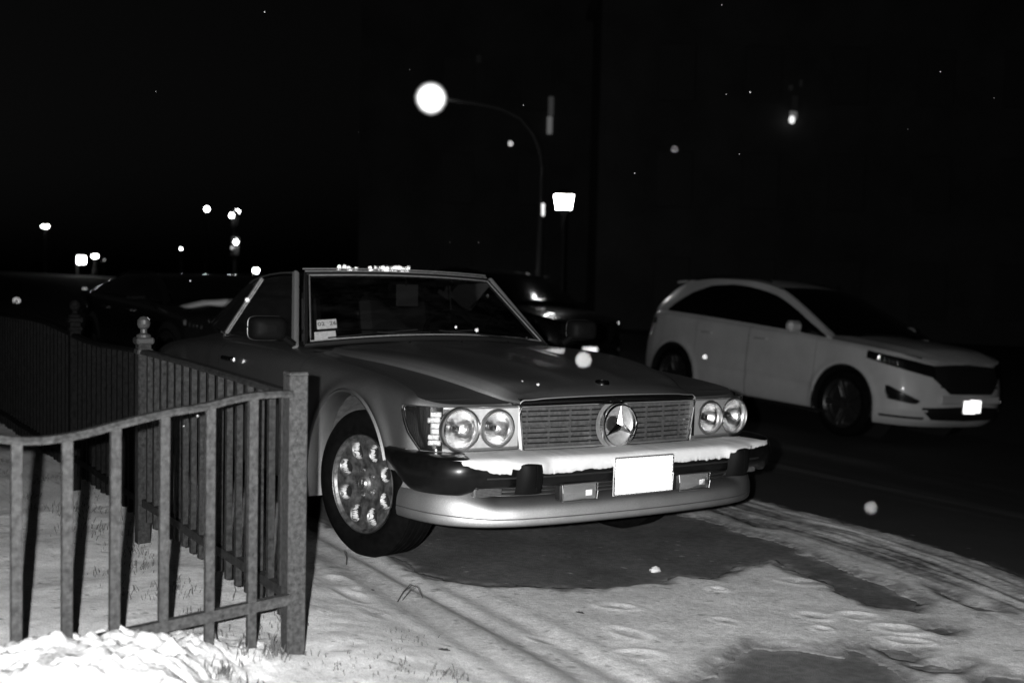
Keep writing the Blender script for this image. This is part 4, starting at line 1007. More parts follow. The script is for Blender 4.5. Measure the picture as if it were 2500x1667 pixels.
def build_suv(name, paint, detail=True):
    root = bpy.data.objects.new(name, None); COL.objects.link(root)
    for sd in (-1, 1):
        for (s0, s1, nm) in ((0, s_of(x=-.42), 'front_body'), (s_of(x=-.42), s_of(x=-1.50), 'front_door'), (s_of(x=-1.50), s_of(x=-2.45), 'rear_door'), (s_of(x=-2.45), SD[-1], 'rear_body')):
            n = int((s1-s0)/.024)+2; G = []
            for s in np.linspace(s0, s1, n):
                x = float(np.interp(s, SD, SO[:, 0])); zt = float(s_zt(x)); G.append([s_pt(s, z) for z in np.linspace(.215, zt, 34)])
            G = np.array(G); G[..., 1] *= sd
            if 'door' in nm: G[0, :, 0] -= .004; G[-1, :, 0] += .004
            V, F = cut_arches(G, SARCH, .02); o = mesh_obj(nm, V, F, paint, root)
            if 'door' in nm: xh_ = -1.30 if 'front' in nm else -2.25; MB().box((xh_, sd*.945, .975), (.2, .03, .03), bev=.012).build('door_handle', paint, o)
        # greenhouse side
        xs_ = np.linspace(-3.76, -.26, 70); mb = MB(); mb.grid([[side_pt(x, t, sd) for t in np.linspace(0, 1, 10)] for x in xs_]); mb.build('body_side_frame', paint, root)
        mb = MB(); G = []
        for x in np.linspace(-3.12, -.34, 60):
            t1 = float(np.interp(x, [-3.12, -3.0, -2.8, -2.5, -2.1, -1.3, -.9, -.5, -.34], [.12, .36, .62, .82, .88, .84, .80, .66, .45])); t0 = .03+.0*x
            G.append([side_pt(x, t, sd, .008) for t in np.linspace(t0, t1, 8)])
        mb.grid(G); mb.build('side_glass', M['glass_dark'], root)
        for ax, az, ar in SARCH:
            G = []; a0 = -.25
            for a in np.linspace(a0, PI-a0, 50): G.append([(ax+(ar+d)*math.cos(a), sd*yy_, az+(ar+d)*math.sin(a)) for d, yy_ in ((.02, .950), (.002, .956), (.0, .94), (0, .70), (.0, .55))])
            mb = MB(); mb.grid(G); mb.add([(ax+(ar+.03)*math.cos(a), sd*.55, az+(ar+.03)*math.sin(a)) for a in np.linspace(0, 2*PI, 24, endpoint=False)], [tuple(range(24))]); mb.build('wheel_arch', M['black'], root)
            wheel(ax, sd*.825, .368, sd, 0, root, .368, .268, .24, 'spokes', rimmat=M['rim_grey'])
        # lamps and intakes
        sa, sb, sc_ = s_of(y=.55), s_of(y=.885), s_of(x=.20)
        hl0, hl1 = s_of(y=.52), s_of(x=.30)
        mb = MB(); patch(mb, lambda s: float(np.interp(s, [hl0, hl1], [.745, .90])), lambda s: float(np.interp(s, [hl0, (hl0+hl1)/2, hl1], [.875, .935, .985])), hl0, hl1, sd, .010); hl = mb.build('headlight', M['darkpaint'], root)
        mb = MB()
        for (sx_, w_, h_) in ((hl1-.15, .035, .04), (hl1-.22, .008, .035), (hl1-.27, .006, .03), (hl1-.31, .006, .03), (hl1-.36, .012, .03)):
            zc = float(np.interp(sx_, [hl0, hl1], [.805, .930])); mb.add([(lambda p: (p[0], p[1]*sd, p[2]))(s_pt(sx_+a*w_/2, zc+b*h_/2, .016)) for a, b in ((-1, -1), (1, -1), (1, 1), (-1, 1))], [(0, 1, 2, 3)])
        mb.build('lamp_reflector', M['prism'], hl)
        if sd < 0:
            pc = s_pt(hl1-.15, .915, .018); canted_sheet(.045, .05, .008, (.5, -.86, .03), M['retro_far'], 'glint_sheet', hl, (pc[0], -pc[1], pc[2]))  # reflective patch added so the near headlight glints
        f0, f1 = s_of(y=.69), s_of(x=.56)
        mb = MB(); patch(mb, lambda s: float(np.interp(s, [f0, f0+.04, f1-.03, f1], [.49, .465, .50, .57])), lambda s: float(np.interp(s, [f0, f1-.03, f1], [.50, .635, .63])), f0, f1, sd, .008); fgl = mb.build('fog_lamp_recess', M['darkpaint'], root)
        mb = MB(); path = [s_pt(s, float(np.interp(s, [f0, f0+.04, f1-.03, f1], [.49, .465, .50, .57])), .012) for s in np.linspace(f0, f1, 12)]+[s_pt(s, float(np.interp(s, [f0, f1-.03, f1], [.50, .635, .63])), .012) for s in np.linspace(f1, f0, 12)]
        mb.tube([(p[0], p[1]*sd, p[2]) for p in path], .006, 6, closed=True); mb.build('recess_trim', M['satin'], fgl)
        mb = MB(); patch(mb, lambda s: .300, lambda s: .325, s_of(y=.62), s_of(x=.50), sd, .010); mb.build('lower_slot', M['black'], root)
        mb = MB(); patch(mb, lambda s: .385, lambda s: .405, s_of(y=.60), s_of(x=.45), sd, .014); mb.build('bumper_blade', paint, root)
        # grille halves
        g1 = s_of(y=.56)
        mb = MB(); patch(mb, lambda s: float(np.interp(s, [0, g1*.62, g1], [.585, .585, .745])), lambda s: float(np.interp(s, [0, g1], [.90, .875])), 0, g1, sd, .008); mb.build('upper_grille', M['black'], root)
        for zb in (.66, .72):
            mb = MB(); mb.tube([(lambda p: (p[0], p[1]*sd, p[2]))(s_pt(s, zb, .014)) for s in np.linspace(0, g1*.84, 14)], .010, 6); mb.build('grille_bar', M['dark'], root)
        l1 = s_of(y=.66)
        mb = MB(); patch(mb, lambda s: float(np.interp(s, [0, l1*.8, l1], [.29, .30, .40])), lambda s: float(np.interp(s, [0, l1], [.46, .43])), 0, l1, sd, .008); mb.build('lower_intake', M['black'], root)
        # tail lamp, mirror
        t0_, t1_ = s_of(x=-3.28), s_of(x=-3.70)
        mb = MB(); patch(mb, lambda s: float(np.interp(s, [t0_, t1_], [1.02, .96])), lambda s: float(np.interp(s, [t0_, t1_], [1.10, 1.13])), t0_, t1_, sd, .010); mb.build('tail_light', M['tail'], root)
        mb = MB(); c = (-.72, sd*1.02, 1.16); mb.box(c, (.11, .20, .13), bev=.035); mb.tube([(c[0], c[1]-sd*.06, c[2]-.04), (c[0]-.02, sd*.90, c[2]-.06)], .02); mb.build('door_mirror', paint, root)
        mb = MB(); mb.box((-1.2, sd*.93, .245), (2.0, .05, .04), bev=.015); mb.build('sill', M['black'], root)
    # hood
    G = []
    for x in np.concatenate([np.linspace(-.42, .80, 36), np.linspace(.82, .955, 10)]):
        k = np.argmin(np.abs(SO[:, 0]-x)+(SO[:, 1] < .02)*9); s = SD[k]; zt = float(s_zt(x)); p = s_pt(s, zt); ye = max(p[1], .02); row = []
        for t in np.linspace(-1, 1, 31):
            a = abs(t); row.append((x-.0, t*ye, zt+(.055*float(sstep(1.0, .6, x))+.012)*(1-a**2.2)+.012*math.exp(-((a-.72)/.08)**2)*float(sstep(.9, .5, x))))
        G.append(row)
    MB().grid(G).build('hood', paint, root)
    G = []
    for x in np.linspace(-3.79, -1.38, 50): G.append([(x, t*s_yr(x), s_zr(x)+.035*(1-abs(t)**2.4)) for t in np.linspace(-1, 1, 21)])
    MB().grid(G).build('roof', paint if detail else paint, root)
    G = []
    for v in np.linspace(0, 1, 14):
        x = -.26-1.14*v; G.append([(x+.30*(1-t*t)*(1-v*.55)*min(1, v*6+.3), t*(s_yr(x)-.012), s_zr(x)+.012+.02*(1-t*t)*v-.0) for t in np.linspace(-1, 1, 21)])
    MB().grid(G).build('windscreen', M['glass_dark'], root)
    G = [[(-3.74+.44*v, t*(.50-.0*v), 1.24+.27*v) for t in np.linspace(-1, 1, 9)] for v in np.linspace(0, 1, 5)]; MB().grid(G).build('rear_window', M['glass_dark'], root)
    mb = MB(); mb.box((-3.22, 0, 1.60), (.26, 1.10, .03), rot=Matrix.Rotation(-.12, 3, 'Y'), bev=.012); mb.build('roof_spoiler', paint, root)
    for sd in (-1, 1):
        mb = MB(); mb.tube([(x, sd*(s_yr(x)-.03), s_zr(x)+.045) for x in np.linspace(-3.1, -1.55, 16)], .014); mb.build('roof_rail', M['dark'], root)
    mb = MB(); mb.box((-1.4, 0, .26), (4.0, 1.5, .04)); mb.box((-1.9, 0, .80), (3.2, 1.55, .3)); mb.build('underbody', M['black'], root)
    mb = MB(); mb.box((.950, 0, .525), (.02, 1.0, .09), bev=.01); mb.build('number_plate_bar', paint, root)
    pm = MB(); pm.box((.970, 0, .455), (.004, .305, .152), bev=.001); pl_ = pm.build('licence_plate', M['white_plate'], root)
    canted_sheet(.30, .148, .011, (.66, -.75, .03), M['retro_far'], 'reflective_sheet', pl_, (.974, 0, .455))
    return root
M['retro_far'] = retro('canted_prism_sheet', .10, .12)
def canted_sheet(w, h, e, d, mt, name, parent, origin):
    """prismatic sheet: full cube corners whose axes are canted towards d"""
    d = Vector(d).normalized(); a = d.cross(Vector((0, 0, 1))).normalized(); b = a.cross(d); R3 = math.sqrt(2/3)*e
    V = []; F = []; sx_, sy_ = math.sqrt(3)*R3, 1.5*R3; nx_ = int(w/sx_)+2; ny_ = int(h/sy_)+2
    for j in range(-ny_, ny_+1):
        for i in range(-nx_, nx_+1):
            c = a*((i+.5*(j % 2))*sx_)+b*(j*sy_); k = -c.x/d.x; c = c+d*k
            if abs(c.y) > w/2-e*.5 or abs(c.z) > h/2-e*.5: continue
            ax_ = [(-d*(1/math.sqrt(3))*-1+(a*math.cos(f)+b*math.sin(f))*math.sqrt(2/3))*e for f in (PI/2, PI/2+2*PI/3, PI/2+4*PI/3)]
            ap = c-d*(e*.9); n = len(V); P = [ap]+[ap+q for q in ax_]+[ap+ax_[0]+ax_[1], ap+ax_[1]+ax_[2], ap+ax_[2]+ax_[0]]
            V += [tuple(Vector(origin)+q+Vector((e*.9, 0, 0))) for q in P]; F += [(n, n+1, n+4, n+2), (n, n+2, n+5, n+3), (n, n+3, n+6, n+1)]
    return mesh_obj(name, V, F, mt, parent, smooth=False)
M['glass_dark'] = mat('privacy_glass', .004, .12, 0, .3)
M['rim_grey'] = mat('dark_alloy', .10, .35, .8)
M['prism'] = mat('lamp_prism', .85, .2, .9, bump=(60, .01))
suv = build_suv('sport_utility_vehicle', M['suvpaint'])
tag(suv, 'white sport utility vehicle with dark windows parked across the street', 'car')
suv.location = (-3.96, 7.91, -.455); suv.rotation_euler = (-.043, .031, -.013)
def copy_tree(o, parent=None, swap=None, skip=()):
    c = o.copy(); COL.objects.link(c); c.parent = parent
    if o.type == 'MESH' and swap:
        if any(s.material and s.material.name in swap for s in o.material_slots):
            c.data = o.data.copy()
            for i, mt in enumerate(c.data.materials):
                if mt and mt.name in swap: c.data.materials[i] = swap[mt.name]
    for ch in o.children:
        if ch.name.split('.')[0] in skip: continue
        copy_tree(ch, c, swap, skip)
    return c
sw = {'white_suv_paint': M['darkpaint'], 'dark_alloy': M['darkpaint']}
sedan = copy_tree(suv, None, sw, ('roof_rail', 'roof_spoiler')); sedan.name = 'parked_car.001'
sedan.location = (-10.55, 7.75, -.25); sedan.scale = (1, .96, .965)
tag(sedan, 'low black car with a bright licence plate behind the white vehicle across the street', 'car')
rear = copy_tree(suv, None, {'white_suv_paint': M['darkpaint'], 'dark_alloy': M['darkpaint']}, ('licence_plate', 'roof_spoiler')); rear.name = 'parked_car.002'
rear.location = (-5.6, .98, 0); rear.rotation_euler = (0, 0, 0); rear.scale = (1, 1, .88)
tag(rear, 'black car parked directly behind the classic roadster, snow on its hood', 'car')
for ch in rear.children:                           # a lower cabin than the white vehicle
    if ch.type == 'MESH' and max(v.co.z for v in ch.data.vertices) > 1.09:
        ch.data = ch.data.copy()
        for v in ch.data.vertices:
            if v.co.z > 1.09: v.co.z = 1.09+(v.co.z-1.09)*.50
# snow on its hood
G = []
for x in np.linspace(-5.70, -5.50, 10):
    row = []
    for y in np.linspace(.16, 1.2, 50):
        lx = x+5.6; zt = float(s_zt(lx)); a = min(1, abs(y-.98)/.9); n = float(fbm(np.array(x*3), np.array(y*5), 3, 90)); e = math.sin(PI*(x+5.70)/.20)*min(1, (y-.16)/.2, (1.2-y)/.15)
        row.append((x, y, .88*(zt+.06*(1-a**2.2)+.008)+max(e, 0)*.045*(.4+n)-(.01 if e < .05 else 0)))
    G.append(row)
sn = MB().grid(G).build('snow_layer', M['snowpack']); tag(sn, 'thin wavy ridge of snow at the windscreen foot of the dark car behind the roadster', 'snow')

# ================================================================== iron railing
fence = empty('fence', (1.352, -1.63, .05), 'weathered dark iron railing with square balusters turning a corner around the verge', 'fence')
FO = Vector((1.352, -1.63, .05))
def fbuild(mb, nm, mt=None, parent=None):
    mb.v = [tuple(Vector(v)-FO) for v in mb.v]; return mb.build(nm, mt or M['iron'], parent or fence, smooth=False)
def rail_z(x): return float(spl(x, [(-9, .98), (-5, .93), (-3.4, .925), (-2.0, .925), (-1.6, .905), (-1.25, .885), (-.2, .893), (.3, .889), (1.35, .868)]))
def post(x, y, top, w, ball):
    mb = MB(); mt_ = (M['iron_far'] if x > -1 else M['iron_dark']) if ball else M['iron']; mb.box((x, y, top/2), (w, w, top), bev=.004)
    if not ball:
        mb.box((x, y, top+.003), (w*1.04, w*1.04, .012), bev=.004)
    o = fbuild(mb, 'post', mt_)
    if ball:
        mb = MB(); mb.box((x, y, top-.012), (w*1.35, w*1.35, .028), bev=.006); mb.box((x, y, top-.055), (w*1.2, w*1.2, .02), bev=.004)
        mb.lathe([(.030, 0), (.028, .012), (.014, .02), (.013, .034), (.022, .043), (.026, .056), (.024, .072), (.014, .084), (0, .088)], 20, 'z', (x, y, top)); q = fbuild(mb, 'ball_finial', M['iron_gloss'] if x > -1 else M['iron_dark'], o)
    return o
M['iron_gloss'] = mat('glossy_iron', .07, .35, .2, .5)
M['iron_far'] = mat('shaded_iron_far', .06, .65, .1, spec=.15, vary=(70, .010, .055, .25), bump=(120, .0025, .7))  # darker copy of the railing iron, light falloff put into its colour
M['iron_dark'] = mat('shaded_iron_farthest', .012, .7, spec=.04, vary=(70, .003, .012, .22), bump=(90, .0022, .6))  # darkest copy for the far panels, their loss of light painted in
post(1.352, -1.63, .928, .056, False)
for px2 in (-.23, -1.47, -4.2): post(px2, -1.63, 1.0-.05 if px2 == -.23 else .985, .052, True)
# long panel beside the parked cars
mb = MB(); path = [(x, -1.63, rail_z(x)) for x in np.linspace(1.33, -.22, 40)]
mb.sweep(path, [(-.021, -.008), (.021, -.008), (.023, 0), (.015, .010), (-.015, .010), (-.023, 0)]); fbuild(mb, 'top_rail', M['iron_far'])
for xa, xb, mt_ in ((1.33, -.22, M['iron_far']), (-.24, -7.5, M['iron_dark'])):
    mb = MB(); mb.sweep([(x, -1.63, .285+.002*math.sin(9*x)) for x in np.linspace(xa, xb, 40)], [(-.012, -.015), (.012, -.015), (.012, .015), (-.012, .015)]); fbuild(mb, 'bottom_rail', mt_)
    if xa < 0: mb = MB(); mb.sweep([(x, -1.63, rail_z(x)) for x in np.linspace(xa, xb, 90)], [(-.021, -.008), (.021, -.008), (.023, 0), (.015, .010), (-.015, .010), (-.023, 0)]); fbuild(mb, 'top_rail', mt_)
x = 1.262; k = 0
while x > -5.6 and k < 72:
    if min(abs(x-p) for p in (-.23, -1.47, -4.2)) > .035:
        mb = MB(); z1 = rail_z(x)-.006; z0 = .205+.012*random.random(); lean = random.uniform(-.004, .004); w = .0205
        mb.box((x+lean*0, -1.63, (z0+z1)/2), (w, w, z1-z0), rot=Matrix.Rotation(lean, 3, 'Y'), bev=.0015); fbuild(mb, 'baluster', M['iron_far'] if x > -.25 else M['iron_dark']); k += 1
    x -= .0935
# return panel towards the camera side
def lz(y): return float(spl(-y, [(1.64, .876), (1.77, .874), (1.83, .866), (1.889, .853), (2.009, .837), (2.122, .815), (2.241, .790), (2.31, .783), (2.38, .786), (2.46, .803), (2.6, .84), (2.9, .90), (3.3, .93)]))
mb = MB(); mb.sweep([(1.38, y, lz(y)) for y in np.linspace(-1.655, -3.3, 60)], [(-.020, -.008), (.020, -.008), (.022, 0), (.014, .010), (-.014, .010), (-.022, 0)]); fbuild(mb, 'top_rail')
mb = MB(); mb.sweep([(1.38, y, .288-.068*(-y-1.66)) for y in np.linspace(-1.655, -2.19, 14)], [(-.012, -.015), (.012, -.015), (.012, .015), (-.012, .015)]); fbuild(mb, 'bottom_rail')
for y, w in ((-1.766, .026), (-1.887, .026), (-2.012, .0255), (-2.139, .027), (-2.258, .027), (-2.378, .027), (-2.50, .027), (-2.62, .027), (-2.75, .027), (-2.88, .027), (-3.0, .027)):
    mb = MB(); z0 = .15; z1 = lz(y)-.006; mb.box((1.38, y, (z0+z1)/2), (w*.75, w, z1-z0), rot=Matrix.Rotation(random.uniform(-.006, .006), 3, 'X'), bev=.002); fbuild(mb, 'baluster')

# ================================================================== grass, twigs, leaves, chunks
def gz_(x, y): return float(snow_height(np.array([x]), np.array([y]))[0])
mb = MB()
def tuft(x, y, n, h, spread):
    for _ in range(n):
        a = random.uniform(0, 2*PI); r = random.uniform(0, spread); bx = x+r*math.cos(a); by = y+r*math.sin(a); z = gz_(bx, by)-.004
        hh = h*random.uniform(.4, 1); dx, dy = random.uniform(-.6, .6)*hh, random.uniform(-.6, .6)*hh; w = random.uniform(.0012, .0026); c, s_ = math.cos(a+1.5)*w, math.sin(a+1.5)*w
        mb.add([(bx-c, by-s_, z), (bx+c, by+s_, z), (bx+dx*.5+c*.6, by+dy*.5+s_*.6, z+hh*.7), (bx+dx*.5-c*.6, by+dy*.5-s_*.6, z+hh*.7), (bx+dx, by+dy, z+hh)], [(0, 1, 2, 3), (3, 2, 4)])
for (x, y, n, h, s_) in ((1.40, -1.70, 60, .05, .05), (1.42, -1.80, 40, .04, .05), (1.5, -1.56, 30, .022, .10), (1.56, -1.48, 22, .02, .12), (1.45, -1.35, 20, .018, .14), (1.60, -1.40, 30, .022, .12), (1.55, -1.9, 60, .04, .06), (1.62, -1.84, 50, .04, .05), (.9, -1.75, 60, .03, .12), (.55, -1.72, 60, .03, .12), (.2, -1.75, 50, .03, .12), (-.1, -1.7, 60, .03, .15), (-.5, -1.72, 60, .035, .2), (-1.0, -1.75, 60, .035, .2), (1.15, -1.68, 60, .03, .1), (1.66, -1.28, 40, .03, .08), (1.30, -1.2, 25, .022, .10)): tuft(x, y, n, h, s_)
for _ in range(40): tuft(random.uniform(-3, 1.4), random.uniform(-1.9, -1.5), 10, .03, .08)
g = mb.build('grass', M['grassm'], smooth=False); tag(g, 'dry grass blades poking through the snow along the railing', 'grass', kind='stuff')
def twig(x, y, pts, r, label):
    mb = MB(); z = gz_(x, y); P = [(x+a, y+b, z+c) for a, b, c in pts]; mb.tube(P, r, 6, scale=np.linspace(1.2, .5, len(P))); o = mb.build('twig', M['twig']); tag(o, label, 'twig')
twig(.252, -.947, [(0, 0, -.01), (.002, 0, .03), (-.002, -.012, .062)], .003, 'short dead twig standing upright in the snow near the roadster front wheel')
twig(.82, -.955, [(-.01, -.05, -.005), (-.005, -.03, .03), (0, -.005, .055), (.01, .02, .045), (.02, .04, 0)], .0022, 'thin arched dead stem looping out of the snow beyond the corner post')
twig(.83, -.94, [(-.02, -.045, -.005), (-.01, -.02, .03), (0, 0, .052)], .0016, 'thin straight dead stem leaning against the arched one in the snow')
def leaf(x, y, s_, label, yaw=0):
    z = gz_(x, y)+.004; G = []
    for u in np.linspace(-1, 1, 9):
        w = (1-abs(u)**2)*.5*(1+.25*math.sin(u*9)); G.append([(x+s_*(u*math.cos(yaw)-v*w*math.sin(yaw)), y+s_*(u*math.sin(yaw)+v*w*math.cos(yaw)), z+s_*(.35*abs(v*w)+.12*u*u)) for v in np.linspace(-1, 1, 5)])
    o = MB().grid(G).build('fallen_leaf', M['leaf']); tag(o, label, 'leaf')
leaf(1.442, -1.175, .022, 'curled dark leaf on the snow at the bottom edge, right of the corner post', .6)
leaf(.66, -1.03, .012, 'tiny dark leaf in the snow beyond the corner post, near the arched stem', 0)
leaf(1.182, -.46, .020, 'flat dark leaf on the snow in front of the roadster licence plate', .3)
def chunk(x, y, r, label):
    mb = MB(); G = []
    for i in range(14):
        th = PI*i/13; row = []
        for j in range(18):
            ph = 2*PI*j/18; n = .75+.5*float(vnoise(np.array(i*.7+x*9), np.array((j % 18)*.7 if j < 9 else (18-j)*.7), 5)); row.append((x+r*n*math.sin(th)*math.cos(ph), y+1.3*r*n*math.sin(th)*math.sin(ph), float(ground_z(x, y))+r*.35+r*.75*n*math.cos(th)))
        G.append(row)
    o = mb.grid(G, cv=True).build('snow_lump', M['snowpack']); tag(o, label, 'snow lump')
chunk(.800, .222, .020, 'small lump of snow on the bare asphalt in front of the roadster')

# ================================================================== lamps, signals and far lights
YAW, PIT, ROL, FPX = R(146.618), R(-3.008), R(1.24), 2579.06
Fv = np.array([math.cos(PIT)*math.cos(YAW), math.cos(PIT)*math.sin(YAW), math.sin(PIT)]); s0 = np.cross(Fv, [0, 0, 1]); s0 /= np.linalg.norm(s0); u0 = np.cross(s0, Fv)
Sv = s0*math.cos(ROL)+u0*math.sin(ROL); Uv = -s0*math.sin(ROL)+u0*math.cos(ROL)
def at(px, py, D): return CAMP+(Fv+Sv*(px-1176)/FPX-Uv*(py-784)/FPX)*D
def ground_at(x, y): return float(ground_z(np.array([x]), np.array([y]))[0])
M['globe'] = soft_emis('glowing_globe', 9)
# street lamp with curved arm
b = at(1236, 668, 28); top_ = at(1246, 385, 28); lampc = at(990, 226, 28); gb = ground_at(b[0], b[1])
t = empty('street_lamp', (b[0], b[1], gb), 'tall street lamp with curved arm and glowing globe above the roadster', 'street lamp'); TO = Vector((b[0], b[1], gb))
def rel(p): return tuple(Vector(p)-TO)
pp = [Vector((b[0], b[1], gb)), Vector(b).lerp(Vector(top_), .3)]+[Vector(at(x_, y_, 28)) for x_, y_ in ((1243, 480), (1245, 420), (1246, 385), (1240, 345), (1225, 308), (1195, 272), (1150, 250), (1090, 238), (1030, 230))]
mb = MB(); mb.tube([rel(p) for p in pp], .055, 10, scale=[1.5, 1.3, 1.1, 1, .95, .9, .85, .8, .75, .7, .7]); mb.lathe([(.16, 0), (.16, .25), (.09, .4)], 16); mb.build('pole', M['pole'], t)
lc = rel(lampc); mb = MB(); mb.lathe([(.16, .30), (.20, .22), (.30, .16), (.33, .10)], 24, 'z', lc); mb.build('lamp_head', M['pole'], t)
mb = MB(); mb.lathe([(0, -.45), (.17, -.416), (.31, -.32), (.415, -.16), (.45, 0), (.415, .16), (.32, .31), (.17, .41), (0, .45)], 32, 'z', lc); mb.build('lamp_globe', M['globe'], t)
sb = rel(at(1245, 482, 28)); mb = MB(); mb.box((sb[0]+.03, sb[1], sb[2]), (.07, .09, .32), bev=.02); mb.build('pole_glint', M['glow_soft'], t)  # glowing block put in for the highlight on the pole
# lantern on a post
lp = at(1295, 465, 20); gb = ground_at(lp[0], lp[1]); t = empty('lantern_post', (lp[0], lp[1], gb), 'post-top lantern with square tapered glowing shade right of the tall street lamp', 'street lamp'); TO = Vector((lp[0], lp[1], gb))
mb = MB(); mb.lathe([(.09, 0), (.09, .3), (.05, .5), (.04, lp[2]-gb-.22), (.06, lp[2]-gb-.17)], 14); mb.build('pole', M['black'], t)
c = Vector(lp)-TO; ang = YAW+PI/4
def frus(mb, z0, z1, w0, w1):
    V = [(c.x+w*math.cos(ang+PI/2*k)*.707, c.y+w*math.sin(ang+PI/2*k)*.707, c.z+z) for z, w in ((z0, w0), (z1, w1)) for k in range(4)]
    mb.add(V, [(0, 1, 5, 4), (1, 2, 6, 5), (2, 3, 7, 6), (3, 0, 4, 7), (0, 3, 2, 1), (4, 5, 6, 7)])
mb = MB(); frus(mb, -.125, .125, .26, .335); mb.build('lantern_glass', M['lamp'], t, smooth=False)
mb = MB(); frus(mb, .128, .23, .36, .08); mb.build('lantern_cap', M['black'], t, smooth=False)
mb = MB(); frus(mb, -.24, -.128, .06, .24); mb.build('lantern_base', M['pole'], t, smooth=False)
# traffic signal heads at the far junction
def small_lamp(name, px, py, D, rx, rz, label, cat, m=None, post_=True, ry=None, group=None):
    p = at(px, py, D); gb = ground_at(p[0], p[1]); k = D/FPX
    root = empty(name, (p[0], p[1], gb), label, cat, group); h = p[2]-gb
    mb = MB(); G = []
    for i in range(13):
        th = PI*i/12; G.append([(rx*k*math.sin(th)*math.cos(f), rx*k*math.sin(th)*math.sin(f), h+rz*k*math.cos(th)) for f in np.linspace(0, 2*PI, 20, endpoint=False)])
    mb.grid(G, cv=True); mb.build('lamp', m or M['lamp'], root)
    if post_:
        mb = MB(); mb.tube([(0, 0, 0), (0, 0, h*.5), (0, 0, h-rz*k*.9)], .05, 8); mb.lathe([(.12, 0), (.12, .2), (.06, .35)], 12); mb.build('pole', M['black'], root)
        mb = MB(); mb.lathe([(0, h+rz*k*1.15), (rx*k*.9, h+rz*k*.95), (rx*k*1.05, h+rz*k*.7)], 16); mb.build('lamp_hood', M['black'], root)
    return root
small_lamp('street_lamp', 475, 480, 60, 5, 6, 'small round street light high up, left of the traffic lights', 'street lamp')
small_lamp('street_lamp', 545, 486, 62, 5, 6, 'round street light just above the upper traffic light', 'street lamp')
small_lamp('street_lamp', 588, 621, 40, 6.5, 6.5, 'bright round lamp touching the back edge of the roadster hardtop', 'street lamp')
small_lamp('street_lamp', 104, 520, 70, 8, 4, 'flat oval street light at the far left of the picture', 'street lamp')
small_lamp('street_lamp', 218, 588, 60, 7, 4.5, 'flat oval street light beside the lit square sign', 'street lamp')
small_lamp('street_lamp', 416, 571, 70, 2, 2, 'tiny distant street light between the lit sign and the traffic lights', 'street lamp')
small_lamp('street_lamp', 887, 339, 60, 2, 2, 'faint tiny light below and left of the glowing globe', 'street lamp', M['glow_soft'])
for (px, py, D, lab, cols) in ((540, 502, 62, 'traffic light hanging just under the round street light', ((532, 495),)), (540, 566, 55, 'lower traffic light with its top lens lit', ((542, 556), (533, 569)))):
    p = at(px, py, D); gb = ground_at(p[0], p[1]); t = empty('traffic_light', (p[0], p[1], gb), lab, 'traffic light'); h = p[2]-gb
    mb = MB(); mb.box((0, 0, h), (.35, .35, .95), bev=.05); mb.tube([(0, -.02, 0), (0, -.02, h-.4)], .06); mb.build('housing', M['pole'] if D == 55 else M['black'], t)
    for i, (qx, qy) in enumerate(cols):
        q = Vector(at(qx, qy, D-.4))-Vector((p[0], p[1], gb)); mb = MB(); k = D/FPX; r = (4.5, 2.4)[i]*k; G = [[(q.x+r*math.sin(PI*a/8)*math.cos(f), q.y+r*math.sin(PI*a/8)*math.sin(f), q.z+r*1.2*math.cos(PI*a/8)) for f in np.linspace(0, 2*PI, 12, endpoint=False)] for a in range(9)]
        mb.grid(G, cv=True).build('signal_lens', M['lamp'] if i == 0 else M['glow_soft'], t)
# lit box sign
p = at(187, 597, 60); gb = ground_at(p[0], p[1]); t = empty('lit_sign', (p[0], p[1], gb), 'small glowing square sign on a post at far left', 'sign', rz=YAW); h = p[2]-gb
MB().box((0, 0, h), (.12, .42, .40), bev=.02).build('sign_box', M['lamp'], t); mb = MB(); mb.tube([(0, .24, 0), (0, .24, h+.3)], .05); mb.build('pole', M['pole'], t)
# reflectors low on the left, glint put in as emission
for i, (px, py, D, lab) in enumerate(((190, 665, 30, 'left of a pair of tiny slanted reflectors glinting in the dark at left'), (196, 665, 30, 'right of a pair of tiny slanted reflectors glinting in the dark at left'), (238, 648-0, 40, 'tiny slanted glint below the lit square sign'))):
    pass
def marker(px, py, D, lab, ring=False):  # reflectors glow by emission in place of a reflected glint
    p = at(px, py, D); gb = ground_at(p[0], p[1]); t = empty('marker_post', (p[0], p[1], gb), lab, 'reflector post', rz=YAW); h = p[2]-gb
    mb = MB(); mb.tube([(0, 0, 0), (0, 0, h)], .02); mb.build('post', M['black'], t)
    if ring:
        mb = MB(); r = 6*D/FPX; mb.tube([(0.05, r*1.1*math.cos(a), h+r*.8*math.sin(a)) for a in np.linspace(0, 2*PI, 16, endpoint=False)], r*.14, 6, closed=True); mb.build('reflector_ring', M['glow_soft'], t)
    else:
        r = 1.4*D/FPX; mb = MB(); mb.box((.03, 0, h), (.02, r*1.4, r*4.2), rot=Matrix.Rotation(.5, 3, 'X'), bev=r*.3); mb.build('reflector', M['glow_soft'], t)
marker(190, 664, 30, 'left one of two tiny slanted reflectors glinting in the dark at left'); marker(196, 664, 30, 'right one of two tiny slanted reflectors glinting in the dark at left')
marker(238, 648-50, 45, 'tiny slanted reflector right of the lit square sign'); marker(36, 690, 26, 'small round ring reflector at the far left above the snow', ring=True)
